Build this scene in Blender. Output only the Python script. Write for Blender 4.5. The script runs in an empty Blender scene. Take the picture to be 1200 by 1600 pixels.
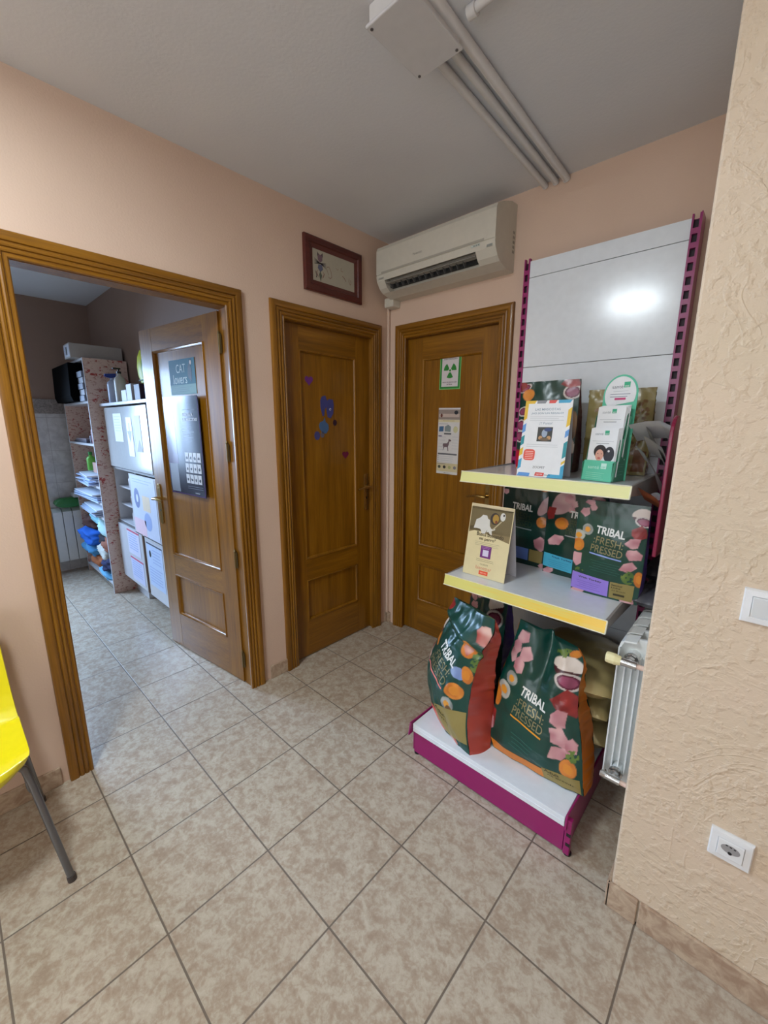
import bpy, bmesh, math, random
import numpy as np
from mathutils import Vector, Matrix, noise
rad = math.radians
random.seed(7)
SC = bpy.context.scene
COL = SC.collection

# ---------------------------------------------------------------- camera
cam_d = bpy.data.cameras.new('camera'); cam = bpy.data.objects.new('camera', cam_d); COL.objects.link(cam)
CR = ((0.7335968, -0.1437681, 0.6642037), (0.6795756, 0.1500416, -0.7180979), (0.0035814, 0.9781709, 0.2077713))
cam.matrix_world = Matrix.Translation((1.9746, -2.1709, 1.4763)) @ Matrix(CR).to_4x4()
cam_d.sensor_fit = 'VERTICAL'; cam_d.sensor_height = 36.0; cam_d.lens = 0.6443 * 1000 / 1600 * 36
cam_d.clip_start = 0.02
SC.camera = cam

# ---------------------------------------------------------------- world, lights, exposure
W = bpy.data.worlds.new('world'); SC.world = W; W.use_nodes = True
W.node_tree.nodes['Background'].inputs[0].default_value = (0.75, 0.87, 1, 1)
W.node_tree.nodes['Background'].inputs[1].default_value = 0.6
def area(name, loc, rot, sx, sy, power, color):
    l = bpy.data.lights.new(name, 'AREA'); l.shape = 'RECTANGLE'; l.size = sx; l.size_y = sy
    l.energy = power; l.color = color
    o = bpy.data.objects.new(name, l); COL.objects.link(o); o.location = loc; o.rotation_euler = rot
    return o
# daylight entering the shop window behind the viewer and the window of the back room
area('shop_window_daylight', (1.75, -4.66, 1.55), (rad(90), 0, 0), 2.3, 1.5, 32, (0.93, 0.96, 1.0))
bw_ = area('back_room_daylight', (-3.12, -2.35, 1.50), (rad(58), 0, rad(-90)), 1.1, 1.3, 85, (0.46, 0.67, 1.0)); bw_.data.spread = rad(130)
LAMP_STRENGTH = 128.0
SC.view_settings.view_transform = 'Standard'; SC.view_settings.look = 'None'
SC.view_settings.exposure = 0.10; SC.view_settings.gamma = 1.0; SC.view_settings.use_curve_mapping = False

# ---------------------------------------------------------------- colours and materials
def lin(c):
    return tuple(((x / 255) / 12.92 if x / 255 <= 0.04045 else ((x / 255 + 0.055) / 1.055) ** 2.4) for x in c)
def newmat(name):
    m = bpy.data.materials.new(name); m.use_nodes = True
    nt = m.node_tree; return m, nt, nt.nodes['Principled BSDF']
def N(nt, typ, **kw):
    n = nt.nodes.new(typ)
    for k, v in kw.items(): setattr(n, k, v)
    return n
def setin(n, **kw):
    for k, v in kw.items(): n.inputs[k.replace('_', ' ')].default_value = v
_flat = {}
def flat(rgb, rough=0.5, metal=0.0, coat=0.0, name=None, spec=None):
    key = (tuple(rgb), rough, metal, coat)
    if key in _flat: return _flat[key]
    m, nt, b = newmat(name or 'paint_%d_%d_%d' % tuple(rgb))
    c = lin(rgb); tc = N(nt, 'ShaderNodeTexCoord'); nz = N(nt, 'ShaderNodeTexNoise'); nz.inputs['Scale'].default_value = 30
    nt.links.new(tc.outputs['Object'], nz.inputs['Vector'])
    mx = N(nt, 'ShaderNodeMix', data_type='RGBA'); mx.inputs[6].default_value = (*[x * 0.94 for x in c], 1); mx.inputs[7].default_value = (*[min(1, x * 1.05) for x in c], 1)
    nt.links.new(nz.outputs['Fac'], mx.inputs[0]); nt.links.new(mx.outputs[2], b.inputs['Base Color'])
    b.inputs['Roughness'].default_value = rough; b.inputs['Metallic'].default_value = metal
    b.inputs['Coat Weight'].default_value = coat; b.inputs['Coat Roughness'].default_value = 0.15
    _flat[key] = m; return m
def bump(nt, b, src, strength, dist):
    bp = N(nt, 'ShaderNodeBump'); bp.inputs['Strength'].default_value = strength; bp.inputs['Distance'].default_value = dist
    nt.links.new(src, bp.inputs['Height']); nt.links.new(bp.outputs['Normal'], b.inputs['Normal']); return bp
def geo(nt): return N(nt, 'ShaderNodeNewGeometry').outputs['Position']
def mathn(nt, op, a, b=None, c=None):
    n = N(nt, 'ShaderNodeMath', operation=op)
    for i, x in enumerate((a, b, c)):
        if x is None: continue
        if isinstance(x, (int, float)): n.inputs[i].default_value = x
        else: nt.links.new(x, n.inputs[i])
    return n.outputs[0]
def noise_tex(nt, vec, scale, detail=4, rough=0.5, dist=0.0):
    n = N(nt, 'ShaderNodeTexNoise'); setin(n, Scale=scale, Detail=detail, Roughness=rough, Distortion=dist)
    if vec is not None: nt.links.new(vec, n.inputs['Vector'])
    return n.outputs['Fac']
def ramp(nt, fac, stops):
    r = N(nt, 'ShaderNodeValToRGB'); e = r.color_ramp.elements
    while len(e) < len(stops): e.new(0.5)
    for i, (p, c) in enumerate(stops): e[i].position = p; e[i].color = (*c, 1)
    nt.links.new(fac, r.inputs[0]); return r.outputs[0]
def mixc(nt, fac, a, b):
    m = N(nt, 'ShaderNodeMix', data_type='RGBA')
    for i, x in ((0, fac), (6, a), (7, b)):
        if hasattr(x, 'links') or hasattr(x, 'is_output'): nt.links.new(x, m.inputs[i])
        elif i == 0: m.inputs[0].default_value = x
        else: m.inputs[i].default_value = (*x, 1)
    return m.outputs[2]

def plaster(name, c1, c2, fine, strength, rough_lumps=False):
    m, nt, b = newmat(name); P = geo(nt)
    col = ramp(nt, noise_tex(nt, P, 2.2, 3), [(0.35, lin(c1)), (0.7, lin(c2))])
    nt.links.new(col, b.inputs['Base Color']); b.inputs['Roughness'].default_value = 0.75
    h = noise_tex(nt, P, fine, 5, 0.55)
    if rough_lumps:
        h2 = noise_tex(nt, P, 46, 4, 0.5, 0.2); h3 = noise_tex(nt, P, 5, 3, 0.5, 1.6)
        h2 = ramp(nt, h2, [(0.48, (0, 0, 0)), (0.66, (1, 1, 1))])
        h3 = ramp(nt, h3, [(0.52, (0, 0, 0)), (0.535, (1, 1, 1)), (0.58, (0.1, 0.1, 0.1))])
        h = mathn(nt, 'ADD', mathn(nt, 'MULTIPLY', h, 0.6), mathn(nt, 'ADD', mathn(nt, 'MULTIPLY', h2, 0.8), mathn(nt, 'MULTIPLY', h3, 0.35)))
    bump(nt, b, h, strength, 0.004)
    return m
M_WALL = plaster('salmon_wall_paint', (212, 184, 163), (217, 190, 169), 130, 0.22)
M_PILLAR = plaster('rough_beige_plaster', (208, 190, 164), (215, 193, 170), 110, 0.6, True)
M_CEIL = plaster('white_ceiling_paint', (214, 216, 220), (220, 221, 224), 90, 0.16)
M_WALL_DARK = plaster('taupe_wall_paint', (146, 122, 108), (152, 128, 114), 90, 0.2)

TILE, TOX, TOY = 0.3349, 0.5417, -0.9119
def tile_floor():
    m, nt, b = newmat('beige_floor_tiles'); P = geo(nt); s = N(nt, 'ShaderNodeSeparateXYZ'); nt.links.new(P, s.inputs[0])
    def cell(o, off):
        a = mathn(nt, 'DIVIDE', mathn(nt, 'SUBTRACT', o, off), TILE)
        f = mathn(nt, 'FRACT', a); d = mathn(nt, 'MINIMUM', f, mathn(nt, 'SUBTRACT', 1.0, f)); return mathn(nt, 'FLOOR', a), d
    fx, dx = cell(s.outputs[0], TOX - 10 * TILE); fy, dy = cell(s.outputs[1], TOY - 20 * TILE)
    d = mathn(nt, 'MINIMUM', dx, dy)
    g = N(nt, 'ShaderNodeMapRange'); g.inputs[1].default_value = 0.0060; g.inputs[2].default_value = 0.0100; nt.links.new(d, g.inputs[0])
    idv = N(nt, 'ShaderNodeCombineXYZ'); nt.links.new(fx, idv.inputs[0]); nt.links.new(fy, idv.inputs[1])
    wn = N(nt, 'ShaderNodeTexWhiteNoise'); nt.links.new(idv.outputs[0], wn.inputs[0])
    off = N(nt, 'ShaderNodeVectorMath', operation='MULTIPLY_ADD'); nt.links.new(wn.outputs['Color'], off.inputs[0]); off.inputs[1].default_value = (7, 7, 7); nt.links.new(P, off.inputs[2])
    n1 = noise_tex(nt, off.outputs[0], 24, 6, 0.68, 0.55); n2 = noise_tex(nt, off.outputs[0], 75, 5, 0.65, 0.5); n3 = noise_tex(nt, off.outputs[0], 4, 2)
    f = mathn(nt, 'ADD', mathn(nt, 'MULTIPLY', n1, 0.62), mathn(nt, 'MULTIPLY', n2, 0.38))
    c = ramp(nt, f, [(0.38, lin((158, 140, 122))), (0.47, lin((172, 157, 138))), (0.53, lin((184, 173, 155))), (0.62, lin((194, 185, 168)))])
    c = mixc(nt, mathn(nt, 'MULTIPLY', n3, 0.25), c, lin((172, 148, 128)))
    c = mixc(nt, g.outputs[0], lin((108, 96, 83)), c)
    nt.links.new(c, b.inputs['Base Color'])
    r = mathn(nt, 'MULTIPLY_ADD', n1, 0.12, 0.19); r = mathn(nt, 'ADD', r, mathn(nt, 'MULTIPLY', mathn(nt, 'SUBTRACT', 1.0, g.outputs[0]), 0.4))
    nt.links.new(r, b.inputs['Roughness'])
    h = mathn(nt, 'ADD', mathn(nt, 'MULTIPLY', g.outputs[0], 1.0), mathn(nt, 'MULTIPLY', f, 0.25)); bump(nt, b, h, 0.5, 0.002)
    return m
M_FLOOR = tile_floor()
def skirting_mat():
    m, nt, b = newmat('beige_skirting_tile'); P = geo(nt)
    n1 = noise_tex(nt, P, 22, 5, 0.6, 1.0)
    c = ramp(nt, n1, [(0.38, lin((160, 134, 112))), (0.62, lin((192, 172, 148)))])
    nt.links.new(c, b.inputs['Base Color']); b.inputs['Roughness'].default_value = 0.35; return m
M_SKIRT = skirting_mat()
def wall_tiles():
    m, nt, b = newmat('glazed_wall_tiles'); P = geo(nt); s = N(nt, 'ShaderNodeSeparateXYZ'); nt.links.new(P, s.inputs[0])
    def cell(o, w):
        f = mathn(nt, 'FRACT', mathn(nt, 'DIVIDE', mathn(nt, 'ADD', o, 20.0), w)); return mathn(nt, 'MULTIPLY', mathn(nt, 'MINIMUM', f, mathn(nt, 'SUBTRACT', 1.0, f)), w)
    d = mathn(nt, 'MINIMUM', cell(s.outputs[1], 0.2), cell(s.outputs[2], 0.312))
    g = mathn(nt, 'GREATER_THAN', d, 0.0018)
    c = ramp(nt, noise_tex(nt, P, 14, 4, 0.6, 0.5), [(0.35, lin((182, 180, 178))), (0.65, lin((205, 204, 202)))])
    nt.links.new(mixc(nt, g, lin((165, 162, 160)), c), b.inputs['Base Color']); b.inputs['Roughness'].default_value = 0.25
    return m
M_WTILE = wall_tiles()
def border_tiles():
    m, nt, b = newmat('dark_mosaic_border'); P = geo(nt)
    c = ramp(nt, noise_tex(nt, P, 26, 5, 0.7, 1.5), [(0.35, lin((105, 98, 94))), (0.65, lin((160, 152, 146)))])
    nt.links.new(c, b.inputs['Base Color']); b.inputs['Roughness'].default_value = 0.4; return m
M_BORDER = border_tiles()

def oak(name, axis, dark=(98, 61, 6), mid=(131, 85, 10), light=(158, 108, 24), rough=0.34, coat=0.2):
    m, nt, b = newmat(name); P = N(nt, 'ShaderNodeTexCoord').outputs['Object']
    mp = N(nt, 'ShaderNodeMapping'); nt.links.new(P, mp.inputs['Vector'])
    sc = [14, 14, 14]; sc[axis] = 0.9; mp.inputs['Scale'].default_value = sc
    n1 = noise_tex(nt, mp.outputs[0], 1.3, 4, 0.55, 0.7)
    mp2 = N(nt, 'ShaderNodeMapping'); nt.links.new(P, mp2.inputs['Vector']); sc2 = [160, 160, 160]; sc2[axis] = 5; mp2.inputs['Scale'].default_value = sc2
    n2 = noise_tex(nt, mp2.outputs[0], 1.0, 3, 0.6)
    f = mathn(nt, 'ADD', mathn(nt, 'MULTIPLY', n1, 0.6), mathn(nt, 'MULTIPLY', n2, 0.4))
    c = ramp(nt, f, [(0.30, lin(dark)), (0.5, lin(mid)), (0.72, lin(light))])
    nt.links.new(c, b.inputs['Base Color']); b.inputs['Roughness'].default_value = rough
    b.inputs['Coat Weight'].default_value = coat; b.inputs['Coat Roughness'].default_value = 0.12
    bump(nt, b, n2, 0.12, 0.001)
    return m
OAK_JAMB = oak('oak_jamb', 2, rough=.6, coat=0.0)
OAK_X, OAK_Y, OAK_Z = oak('oak_grain_x', 0), oak('oak_grain_y', 1), oak('oak_grain_z', 2)
M_MAGENTA = flat((146, 10, 96), 0.35, 0, 0.3, 'magenta_powder_coat')
M_SHELFW = flat((226, 232, 238), 0.24, 0, 0.3, 'white_enamel_panel')
M_SHELFW.node_tree.nodes['Principled BSDF'].inputs['Roughness'].default_value = .20
M_WHITE = flat((225, 226, 226), 0.35, 0, 0, 'white_plastic')
M_DEEP = flat((6, 6, 7), 0.9, 0, 0, 'matt_black'); M_DEEP.node_tree.nodes['Principled BSDF'].inputs['Specular IOR Level'].default_value = 0.05
M_BLACK = flat((16, 16, 18), 0.5, 0, 0, 'black_plastic')
M_BRASS = flat((180, 150, 90), 0.25, 0.9, 0, 'aged_brass')
M_CHROME = flat((190, 190, 188), 0.22, 0.95, 0, 'chrome')
M_GREYMETAL = flat((120, 122, 126), 0.3, 0.85, 0, 'grey_painted_steel')
M_RADW = flat((222, 226, 225), 0.3, 0, 0.3, 'radiator_enamel')
M_YEL = flat((236, 222, 22), 0.28, 0, 0.4, 'yellow_moulded_plastic')
M_AC = flat((205, 200, 186), 0.4, 0, 0, 'ivory_plastic')
M_PAPER = flat((228, 230, 232), 0.55, 0, 0, 'white_paper')

# ---------------------------------------------------------------- mesh building
class MB:
    def __init__(s): s.v = []; s.f = []; s.m = []; s.c = None
    def add(s, vs, fs, mi=0):
        o = len(s.v); s.v += [tuple(p) for p in vs]; s.f += [tuple(i + o for i in f) for f in fs]; s.m += [mi] * len(fs); return s
    def box(s, x0, x1, y0, y1, z0, z1, mi=0):
        v = [(x, y, z) for z in (z0, z1) for y in (y0, y1) for x in (x0, x1)]
        return s.add(v, [(0, 2, 3, 1), (4, 5, 7, 6), (0, 1, 5, 4), (2, 6, 7, 3), (0, 4, 6, 2), (1, 3, 7, 5)], mi)
    def prism(s, poly, axis, a, b, mi=0):
        n = len(poly)
        def P(p, t): return {'x': (t, p[0], p[1]), 'y': (p[0], t, p[1]), 'z': (p[0], p[1], t)}[axis]
        v = [P(p, a) for p in poly] + [P(p, b) for p in poly]
        return s.add(v, [tuple(range(n))[::-1], tuple(range(n, 2 * n))] + [(i, (i + 1) % n, n + (i + 1) % n, n + i) for i in range(n)], mi)
    def tube(s, path, r, n=14, mi=0, caps=True):
        path = [Vector(p) for p in path]; rs = r if isinstance(r, (list, tuple)) else [r] * len(path)
        t0 = (path[1] - path[0]).normalized(); up = Vector((0, 0, 1)) if abs(t0.z) < 0.9 else Vector((1, 0, 0))
        a = t0.cross(up).normalized(); o = len(s.v); k = len(path)
        for i, p in enumerate(path):
            t = (path[min(i + 1, k - 1)] - path[max(i - 1, 0)]).normalized()
            a = (a - t * a.dot(t)).normalized(); b = t.cross(a)
            for j in range(n):
                w = 2 * math.pi * j / n; s.v.append(tuple(p + (a * math.cos(w) + b * math.sin(w)) * rs[i]))
        for i in range(k - 1):
            for j in range(n):
                s.f.append((o + i * n + j, o + i * n + (j + 1) % n, o + (i + 1) * n + (j + 1) % n, o + (i + 1) * n + j)); s.m.append(mi)
        if caps:
            s.f.append(tuple(o + j for j in range(n))[::-1]); s.m.append(mi)
            s.f.append(tuple(o + (k - 1) * n + j for j in range(n))); s.m.append(mi)
        return s
    def lathe(s, prof, c=(0, 0, 0), n=24, mi=0, axis='z'):
        o = len(s.v); k = len(prof)
        for r, h in prof:
            for j in range(n):
                w = 2 * math.pi * j / n; a, b = r * math.cos(w), r * math.sin(w)
                p = {'z': (a, b, h), 'y': (a, h, b), 'x': (h, a, b)}[axis]
                s.v.append((p[0] + c[0], p[1] + c[1], p[2] + c[2]))
        for i in range(k - 1):
            for j in range(n):
                s.f.append((o + i * n + j, o + i * n + (j + 1) % n, o + (i + 1) * n + (j + 1) % n, o + (i + 1) * n + j)); s.m.append(mi)
        s.f.append(tuple(o + j for j in range(n))[::-1]); s.m.append(mi)
        s.f.append(tuple(o + (k - 1) * n + j for j in range(n))); s.m.append(mi)
        return s
    def grid(s, G, mi=0, flip=False):
        G = np.asarray(G); h, w = G.shape[:2]; o = len(s.v); s.v += [tuple(map(float, p)) for p in G.reshape(-1, 3)]
        for i in range(h - 1):
            for j in range(w - 1):
                q = (o + i * w + j, o + i * w + j + 1, o + (i + 1) * w + j + 1, o + (i + 1) * w + j)
                s.f.append(q[::-1] if flip else q); s.m.append(mi)
        return s
    def xf(s, M, start=0):
        s.v = s.v[:start] + [tuple(M @ Vector(p)) for p in s.v[start:]]; return s

def wmat(o):
    M = Matrix.LocRotScale(o.location, o.rotation_euler, o.scale)
    return wmat(o.parent) @ M if o.parent else M
def build(name, mb, mats, parent=None, local=False, smooth=False, bev=0.0, colors=None, angle=40, recalc=True, seg=2):
    if not isinstance(mats, (list, tuple)): mats = [mats]
    me = bpy.data.meshes.new(name)
    vs = mb.v
    if not local:
        if parent is not None:
            I = wmat(parent).inverted(); vs = [tuple(I @ Vector(p)) for p in vs]; loc = None
        else:
            c = Vector(vs[0]); lo = [min(p[i] for p in vs) for i in range(3)]; hi = [max(p[i] for p in vs) for i in range(3)]
            loc = Vector(((lo[0] + hi[0]) / 2, (lo[1] + hi[1]) / 2, lo[2])); vs = [tuple(Vector(p) - loc) for p in vs]
    else: loc = None
    me.from_pydata(vs, [], mb.f)
    for m in mats: me.materials.append(m)
    me.polygons.foreach_set('material_index', mb.m)
    if colors is not None:
        at = me.color_attributes.new('print', 'FLOAT_COLOR', 'POINT')
        cc = np.ones((len(vs), 4), np.float32); cc[:, :3] = colors; at.data.foreach_set('color', cc.ravel())
    me.update()
    if recalc:
        bm = bmesh.new(); bm.from_mesh(me); bmesh.ops.recalc_face_normals(bm, faces=bm.faces); bm.to_mesh(me); bm.free()
    if smooth:
        me.polygons.foreach_set('use_smooth', [True] * len(me.polygons))
        try: me.set_sharp_from_angle(angle=rad(angle))
        except Exception: pass
    o = bpy.data.objects.new(name, me); COL.objects.link(o)
    if parent is not None: o.parent = parent
    if loc is not None: o.location = loc
    if bev > 0:
        b = o.modifiers.new('bevel', 'BEVEL'); b.width = bev; b.segments = seg; b.limit_method = 'ANGLE'; b.angle_limit = rad(40)
    return o
def empty(name, loc, rz=0.0):
    o = bpy.data.objects.new(name, None); COL.objects.link(o); o.location = loc; o.rotation_euler = (0, 0, rz); o.empty_display_size = 0.1; return o
def tag(o, label, cat, group=None):
    o['label'] = label; o['category'] = cat
    if group: o['group'] = group
    return o
def struct(o):
    o['kind'] = 'structure'; return o
def copy_tree(o, parent=None):
    c = o.copy(); COL.objects.link(c)
    if parent is not None: c.parent = parent
    for ch in list(o.children): copy_tree(ch, c)
    return c

# text outlines -> 2D triangles (cached)
_txt = {}
def text2d(s, bold=0.0):
    k = (s, bold)
    if k in _txt: return _txt[k]
    cu = bpy.data.curves.new('lettering', 'FONT'); cu.body = s; cu.size = 1; cu.resolution_u = 3; cu.offset = bold; cu.fill_mode = 'FRONT'
    o = bpy.data.objects.new('lettering', cu); COL.objects.link(o)
    dg = bpy.context.evaluated_depsgraph_get(); dg.update()
    me = bpy.data.meshes.new_from_object(o.evaluated_get(dg))
    v = [(p.co.x, p.co.y) for p in me.vertices]; f = [tuple(p.vertices) for p in me.polygons]
    bpy.data.objects.remove(o); bpy.data.curves.remove(cu); bpy.data.meshes.remove(me)
    xs = [a for a, b in v]; ys = [b for a, b in v]
    x0, x1, y0, y1 = min(xs), max(xs), min(ys), max(ys)
    v = [((a - x0) / (x1 - x0), (b - y0) / (y1 - y0)) for a, b in v]
    _txt[k] = (v, f, (x1 - x0) / (y1 - y0)); return _txt[k]

class Sheet:
    """flat printed sheet: origin at its centre, right and up vectors, outward normal = right x up"""
    def __init__(s, O, right, up, w, h, base, thick=0.0012):
        s.O = Vector(O); s.r = Vector(right).normalized(); s.u = Vector(up).normalized(); s.n = s.r.cross(s.u).normalized()
        s.w, s.h = w, h; s.mb = MB(); s.mats = []; s.k = 0; s.t = thick
        pts = [(-w / 2, -h / 2), (w / 2, -h / 2), (w / 2, h / 2), (-w / 2, h / 2)]
        v = [s.P(a, b, -thick) for a, b in pts] + [s.P(a, b, 0) for a, b in pts]
        s.mb.add(v, [(3, 2, 1, 0), (4, 5, 6, 7), (0, 1, 5, 4), (1, 2, 6, 5), (2, 3, 7, 6), (3, 0, 4, 7)], s.mi(base))
    def P(s, a, b, d): return s.O + s.r * a + s.u * b + s.n * d
    def mi(s, m):
        if m not in s.mats: s.mats.append(m)
        return s.mats.index(m)
    def d(s, layer): return 0.0004 * layer
    def poly(s, pts, m, layer=1):
        v = [s.P(a, b, s.d(layer)) for a, b in pts]; s.mb.add(v, [tuple(range(len(pts)))], s.mi(m))
    def rect(s, x0, y0, x1, y1, m, layer=1): s.poly([(x0, y0), (x1, y0), (x1, y1), (x0, y1)], m, layer)
    def disc(s, cx, cy, rx, ry, m, layer=1, n=24): s.poly([(cx + rx * math.cos(2 * math.pi * i / n), cy + ry * math.sin(2 * math.pi * i / n)) for i in range(n)], m, layer)
    def text(s, t, cx, cy, w, h, m, layer=2, rot=0.0, bold=0.0):
        v, f, asp = text2d(t, bold)
        if h is None: h = w / asp
        if w is None: w = h * asp
        c, sn = math.cos(rot), math.sin(rot); q = []
        for a, b in v:
            x, y = (a - 0.5) * w, (b - 0.5) * h; q.append(s.P(cx + x * c - y * sn, cy + x * sn + y * c, s.d(layer)))
        s.mb.add(q, f, s.mi(m))
    def lines(s, x0, x1, y0, n, step, m, th=0.0012, layer=1, seed=1):
        R = random.Random(seed)
        for i in range(n):
            e = x1 - (x1 - x0) * R.uniform(0, 0.18); s.rect(x0, y0 - i * step - th, e, y0 - i * step, m, layer)
    def out(s, name, parent=None): return build(name, s.mb, s.mats, parent, recalc=False)

# ================================================================= ROOM SHELL
CH = 2.603
mb = MB().box(-3.3, 3.75, -4.75, 0.3, -0.06, 0.0); struct(build('floor', mb, M_FLOOR))
mb = MB().box(-3.3, 3.75, -4.75, 0.3, CH, CH + 0.08); struct(build('ceiling', mb, M_CEIL))
WT = 0.075
def wall_x(name, xa, xb, y0, y1, holes, mat):
    """wall slab parallel to Y with door openings (ya,yb,ztop)"""
    mb = MB(); y = y0
    for a, b, zb, zt in sorted(holes):
        mb.box(xa, xb, y, a, 0, CH)
        mb.box(xa, xb, a, b, zt, CH)
        if zb > 0: mb.box(xa, xb, a, b, 0, zb)
        y = b
    mb.box(xa, xb, y, y1, 0, CH); return struct(build(name, mb, mat))
D1 = (-0.845, -0.140); OP = (-1.930, -1.122); D2 = (0.135, 0.835); HT = 2.03
wall_x('wall_left', -WT, 0.0, -4.68, 0.0, [(D1[0], D1[1], 0, HT), (OP[0], OP[1], 0, HT)], M_WALL)
mb = MB().box(-WT, D2[0], 0, 0.10, 0, CH).box(D2[0], D2[1], 0, 0.10, HT, CH).box(D2[1], 1.95, 0, 0.10, 0, CH); struct(build('wall_back', mb, M_WALL))
# protruding pillar wall on the right; its left edge is a vertical arris seen edge on
mb = MB(); mb.box(1.807, 3.70, -0.941, 0.0, 0, CH); struct(build('wall_right', mb, M_PILLAR, bev=0.006))
mb = MB().box(3.60, 3.70, -4.68, -0.941, 0, CH); struct(build('wall_side', mb, M_WALL))
mb = MB(); WN = (0.55, 2.95, 0.75, 2.35)
mb.box(0.0, WN[0], -4.70, -4.60, 0, CH).box(WN[1], 3.6, -4.70, -4.60, 0, CH).box(WN[0], WN[1], -4.70, -4.60, 0, WN[2]).box(WN[0], WN[1], -4.70, -4.60, WN[3], CH)
struct(build('wall_front', mb, M_WALL))
mb = MB()
for a, b, c, d in ((WN[0], WN[0] + .05, WN[2], WN[3]), (WN[1] - .05, WN[1], WN[2], WN[3]), (1.72, 1.78, WN[2], WN[3])): mb.box(a, b, -4.64, -4.59, c, d)
mb.box(WN[0], WN[1], -4.64, -4.59, WN[2], WN[2] + .05).box(WN[0], WN[1], -4.64, -4.59, WN[3] - .05, WN[3]); struct(build('window_1', mb, M_WHITE))
# back room
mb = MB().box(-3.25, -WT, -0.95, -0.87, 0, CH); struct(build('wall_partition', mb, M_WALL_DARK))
W2 = (-2.95, -1.78, 0.85, 2.25)
mb = MB().box(-3.25, -3.15, -4.6, W2[0], 0, CH).box(-3.25, -3.15, W2[1], -0.95, 0, CH).box(-3.25, -3.15, W2[0], W2[1], 0, W2[2]).box(-3.25, -3.15, W2[0], W2[1], W2[3], CH)
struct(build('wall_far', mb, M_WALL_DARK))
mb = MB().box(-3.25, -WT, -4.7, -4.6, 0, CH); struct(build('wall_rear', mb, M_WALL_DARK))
mb = MB().box(-3.15, -3.138, W2[1] + .0, -0.95, 0, 1.565).box(-3.15, -3.138, -4.6, W2[0], 0, 1.565); struct(build('trim_9', mb, M_WTILE))
mb = MB().box(-3.15, -3.136, W2[1], -0.95, 1.565, 1.70).box(-3.15, -3.136, -4.6, W2[0], 1.565, 1.70); struct(build('trim_10', mb, M_BORDER))
mb = MB().box(-3.2, -3.13, W2[0], W2[0] + .05, W2[2], W2[3]).box(-3.2, -3.13, W2[1] - .05, W2[1], W2[2], W2[3]).box(-3.2, -3.13, W2[0], W2[1], W2[2], W2[2] + .05).box(-3.2, -3.13, W2[0], W2[1], W2[3] - .05, W2[3])
struct(build('window_2', mb, M_WHITE))

# skirting boards
def skirt(name, segs):
    mb = MB()
    for s_ in segs: mb.box(*s_)
    struct(build(name, mb, M_SKIRT, bev=0.003))
skirt('baseboard_left', [(0, .011, -1.018, -.903, 0, .082), (0, .011, -2.33, -2.014, 0, .082), (0, .011, -2.665, -2.333, 0, .082), (0, .011, -3.0, -2.668, 0, .082), (0, .011, -4.6, -3.003, 0, .082), (0, .011, -.028, 0, 0, .082)])
skirt('baseboard_back', [(.011, .038, -.011, 0, 0, .082), (.906, 1.2, -.011, 0, 0, .082), (1.203, 1.535, -.011, 0, 0, .082), (1.538, 1.807, -.011, 0, 0, .082)])
skirt('baseboard_right', [(1.798, 1.881, -.952, -.941, 0, .09), (1.885, 2.215, -.952, -.941, 0, .09), (2.219, 2.55, -.952, -.941, 0, .09), (2.554, 2.885, -.952, -.941, 0, .09), (2.889, 3.6, -.952, -.941, 0, .09), (1.796, 1.807, -.952, -.62, 0, .09)])

# door casings: moulded profile (w outward from opening edge, d depth off the wall)
CPROF = [(-.012, 0), (-.012, .010), (-.008, .013), (-.002, .013), (.001, .010), (.004, .010), (.006, .015), (.012, .017), (.017, .015), (.019, .011), (.021, .011), (.023, .016), (.029, .018), (.035, .016), (.037, .012), (.039, .012), (.041, .017), (.047, .0195), (.053, .020), (.066, .020), (.070, .018), (.072, .014), (.072, 0)]
def casing(name, a, b, zt, kind):
    """kind 'x': on plane x=0 spanning y a..b ; kind 'y': on plane y=0 spanning x a..b"""
    mb = MB(); n = len(CPROF)
    def P(t, z, d): return (d, t, z) if kind == 'x' else (t, -d, z)
    st = []
    for (w, d) in CPROF: st.append([P(a - w, 0, d), P(a - w, zt + w, d), P(b + w, zt + w, d), P(b + w, 0, d)])
    o = 0
    for seg in range(3):
        vs = []; 
        for i in range(n): vs += [st[i][seg], st[i][seg + 1]]
        fs = [(2 * i, 2 * i + 1, 2 * i + 3, 2 * i + 2) for i in range(n - 1)]
        mb.add(vs, fs, 1 if seg == 1 else 0)
    mats = [OAK_Z, OAK_Y if kind == 'x' else OAK_X]
    ob = struct(build(name, mb, mats, recalc=False, smooth=True, angle=30))
    return ob
casing('trim_1', D1[0] + .012, D1[1] - .012, HT, 'x'); casing('trim_2', OP[0] + .012, OP[1] - .012, HT, 'x'); casing('trim_3', D2[0] + .012, D2[1] - .012, HT, 'y')
def jamb(name, x0, x1, a, b, kind, stop=None):
    mb = MB(); t = .014
    def B(p0, p1, q0, q1, z0, z1, mi=0):
        if kind == 'x': mb.box(p0, p1, q0, q1, z0, z1, mi)
        else: mb.box(q0, q1, -p1, -p0, z0, z1, mi)
    B(x0, x1, a, a + t, 0, HT); B(x0, x1, b - t, b, 0, HT); B(x0, x1, a, b, HT - t, HT, 1)
    struct(build(name, mb, [OAK_JAMB, OAK_JAMB]))
jamb('trim_4', -WT, 0.0, D1[0], D1[1], 'x'); jamb('trim_5', -WT - .004, 0.0, OP[0], OP[1], 'x'); jamb('trim_6', -.10, 0.0, D2[0], D2[1], 'y')
# rear casing of the opening (far side)
mb = MB().box(-WT - .012, -WT, OP[0] - .07, OP[0], 0, HT + .07).box(-WT - .012, -WT, OP[0] - .07, OP[1] + .0, HT, HT + .07, 1); struct(build('trim_7', mb, [OAK_Z, OAK_Y]))

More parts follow.
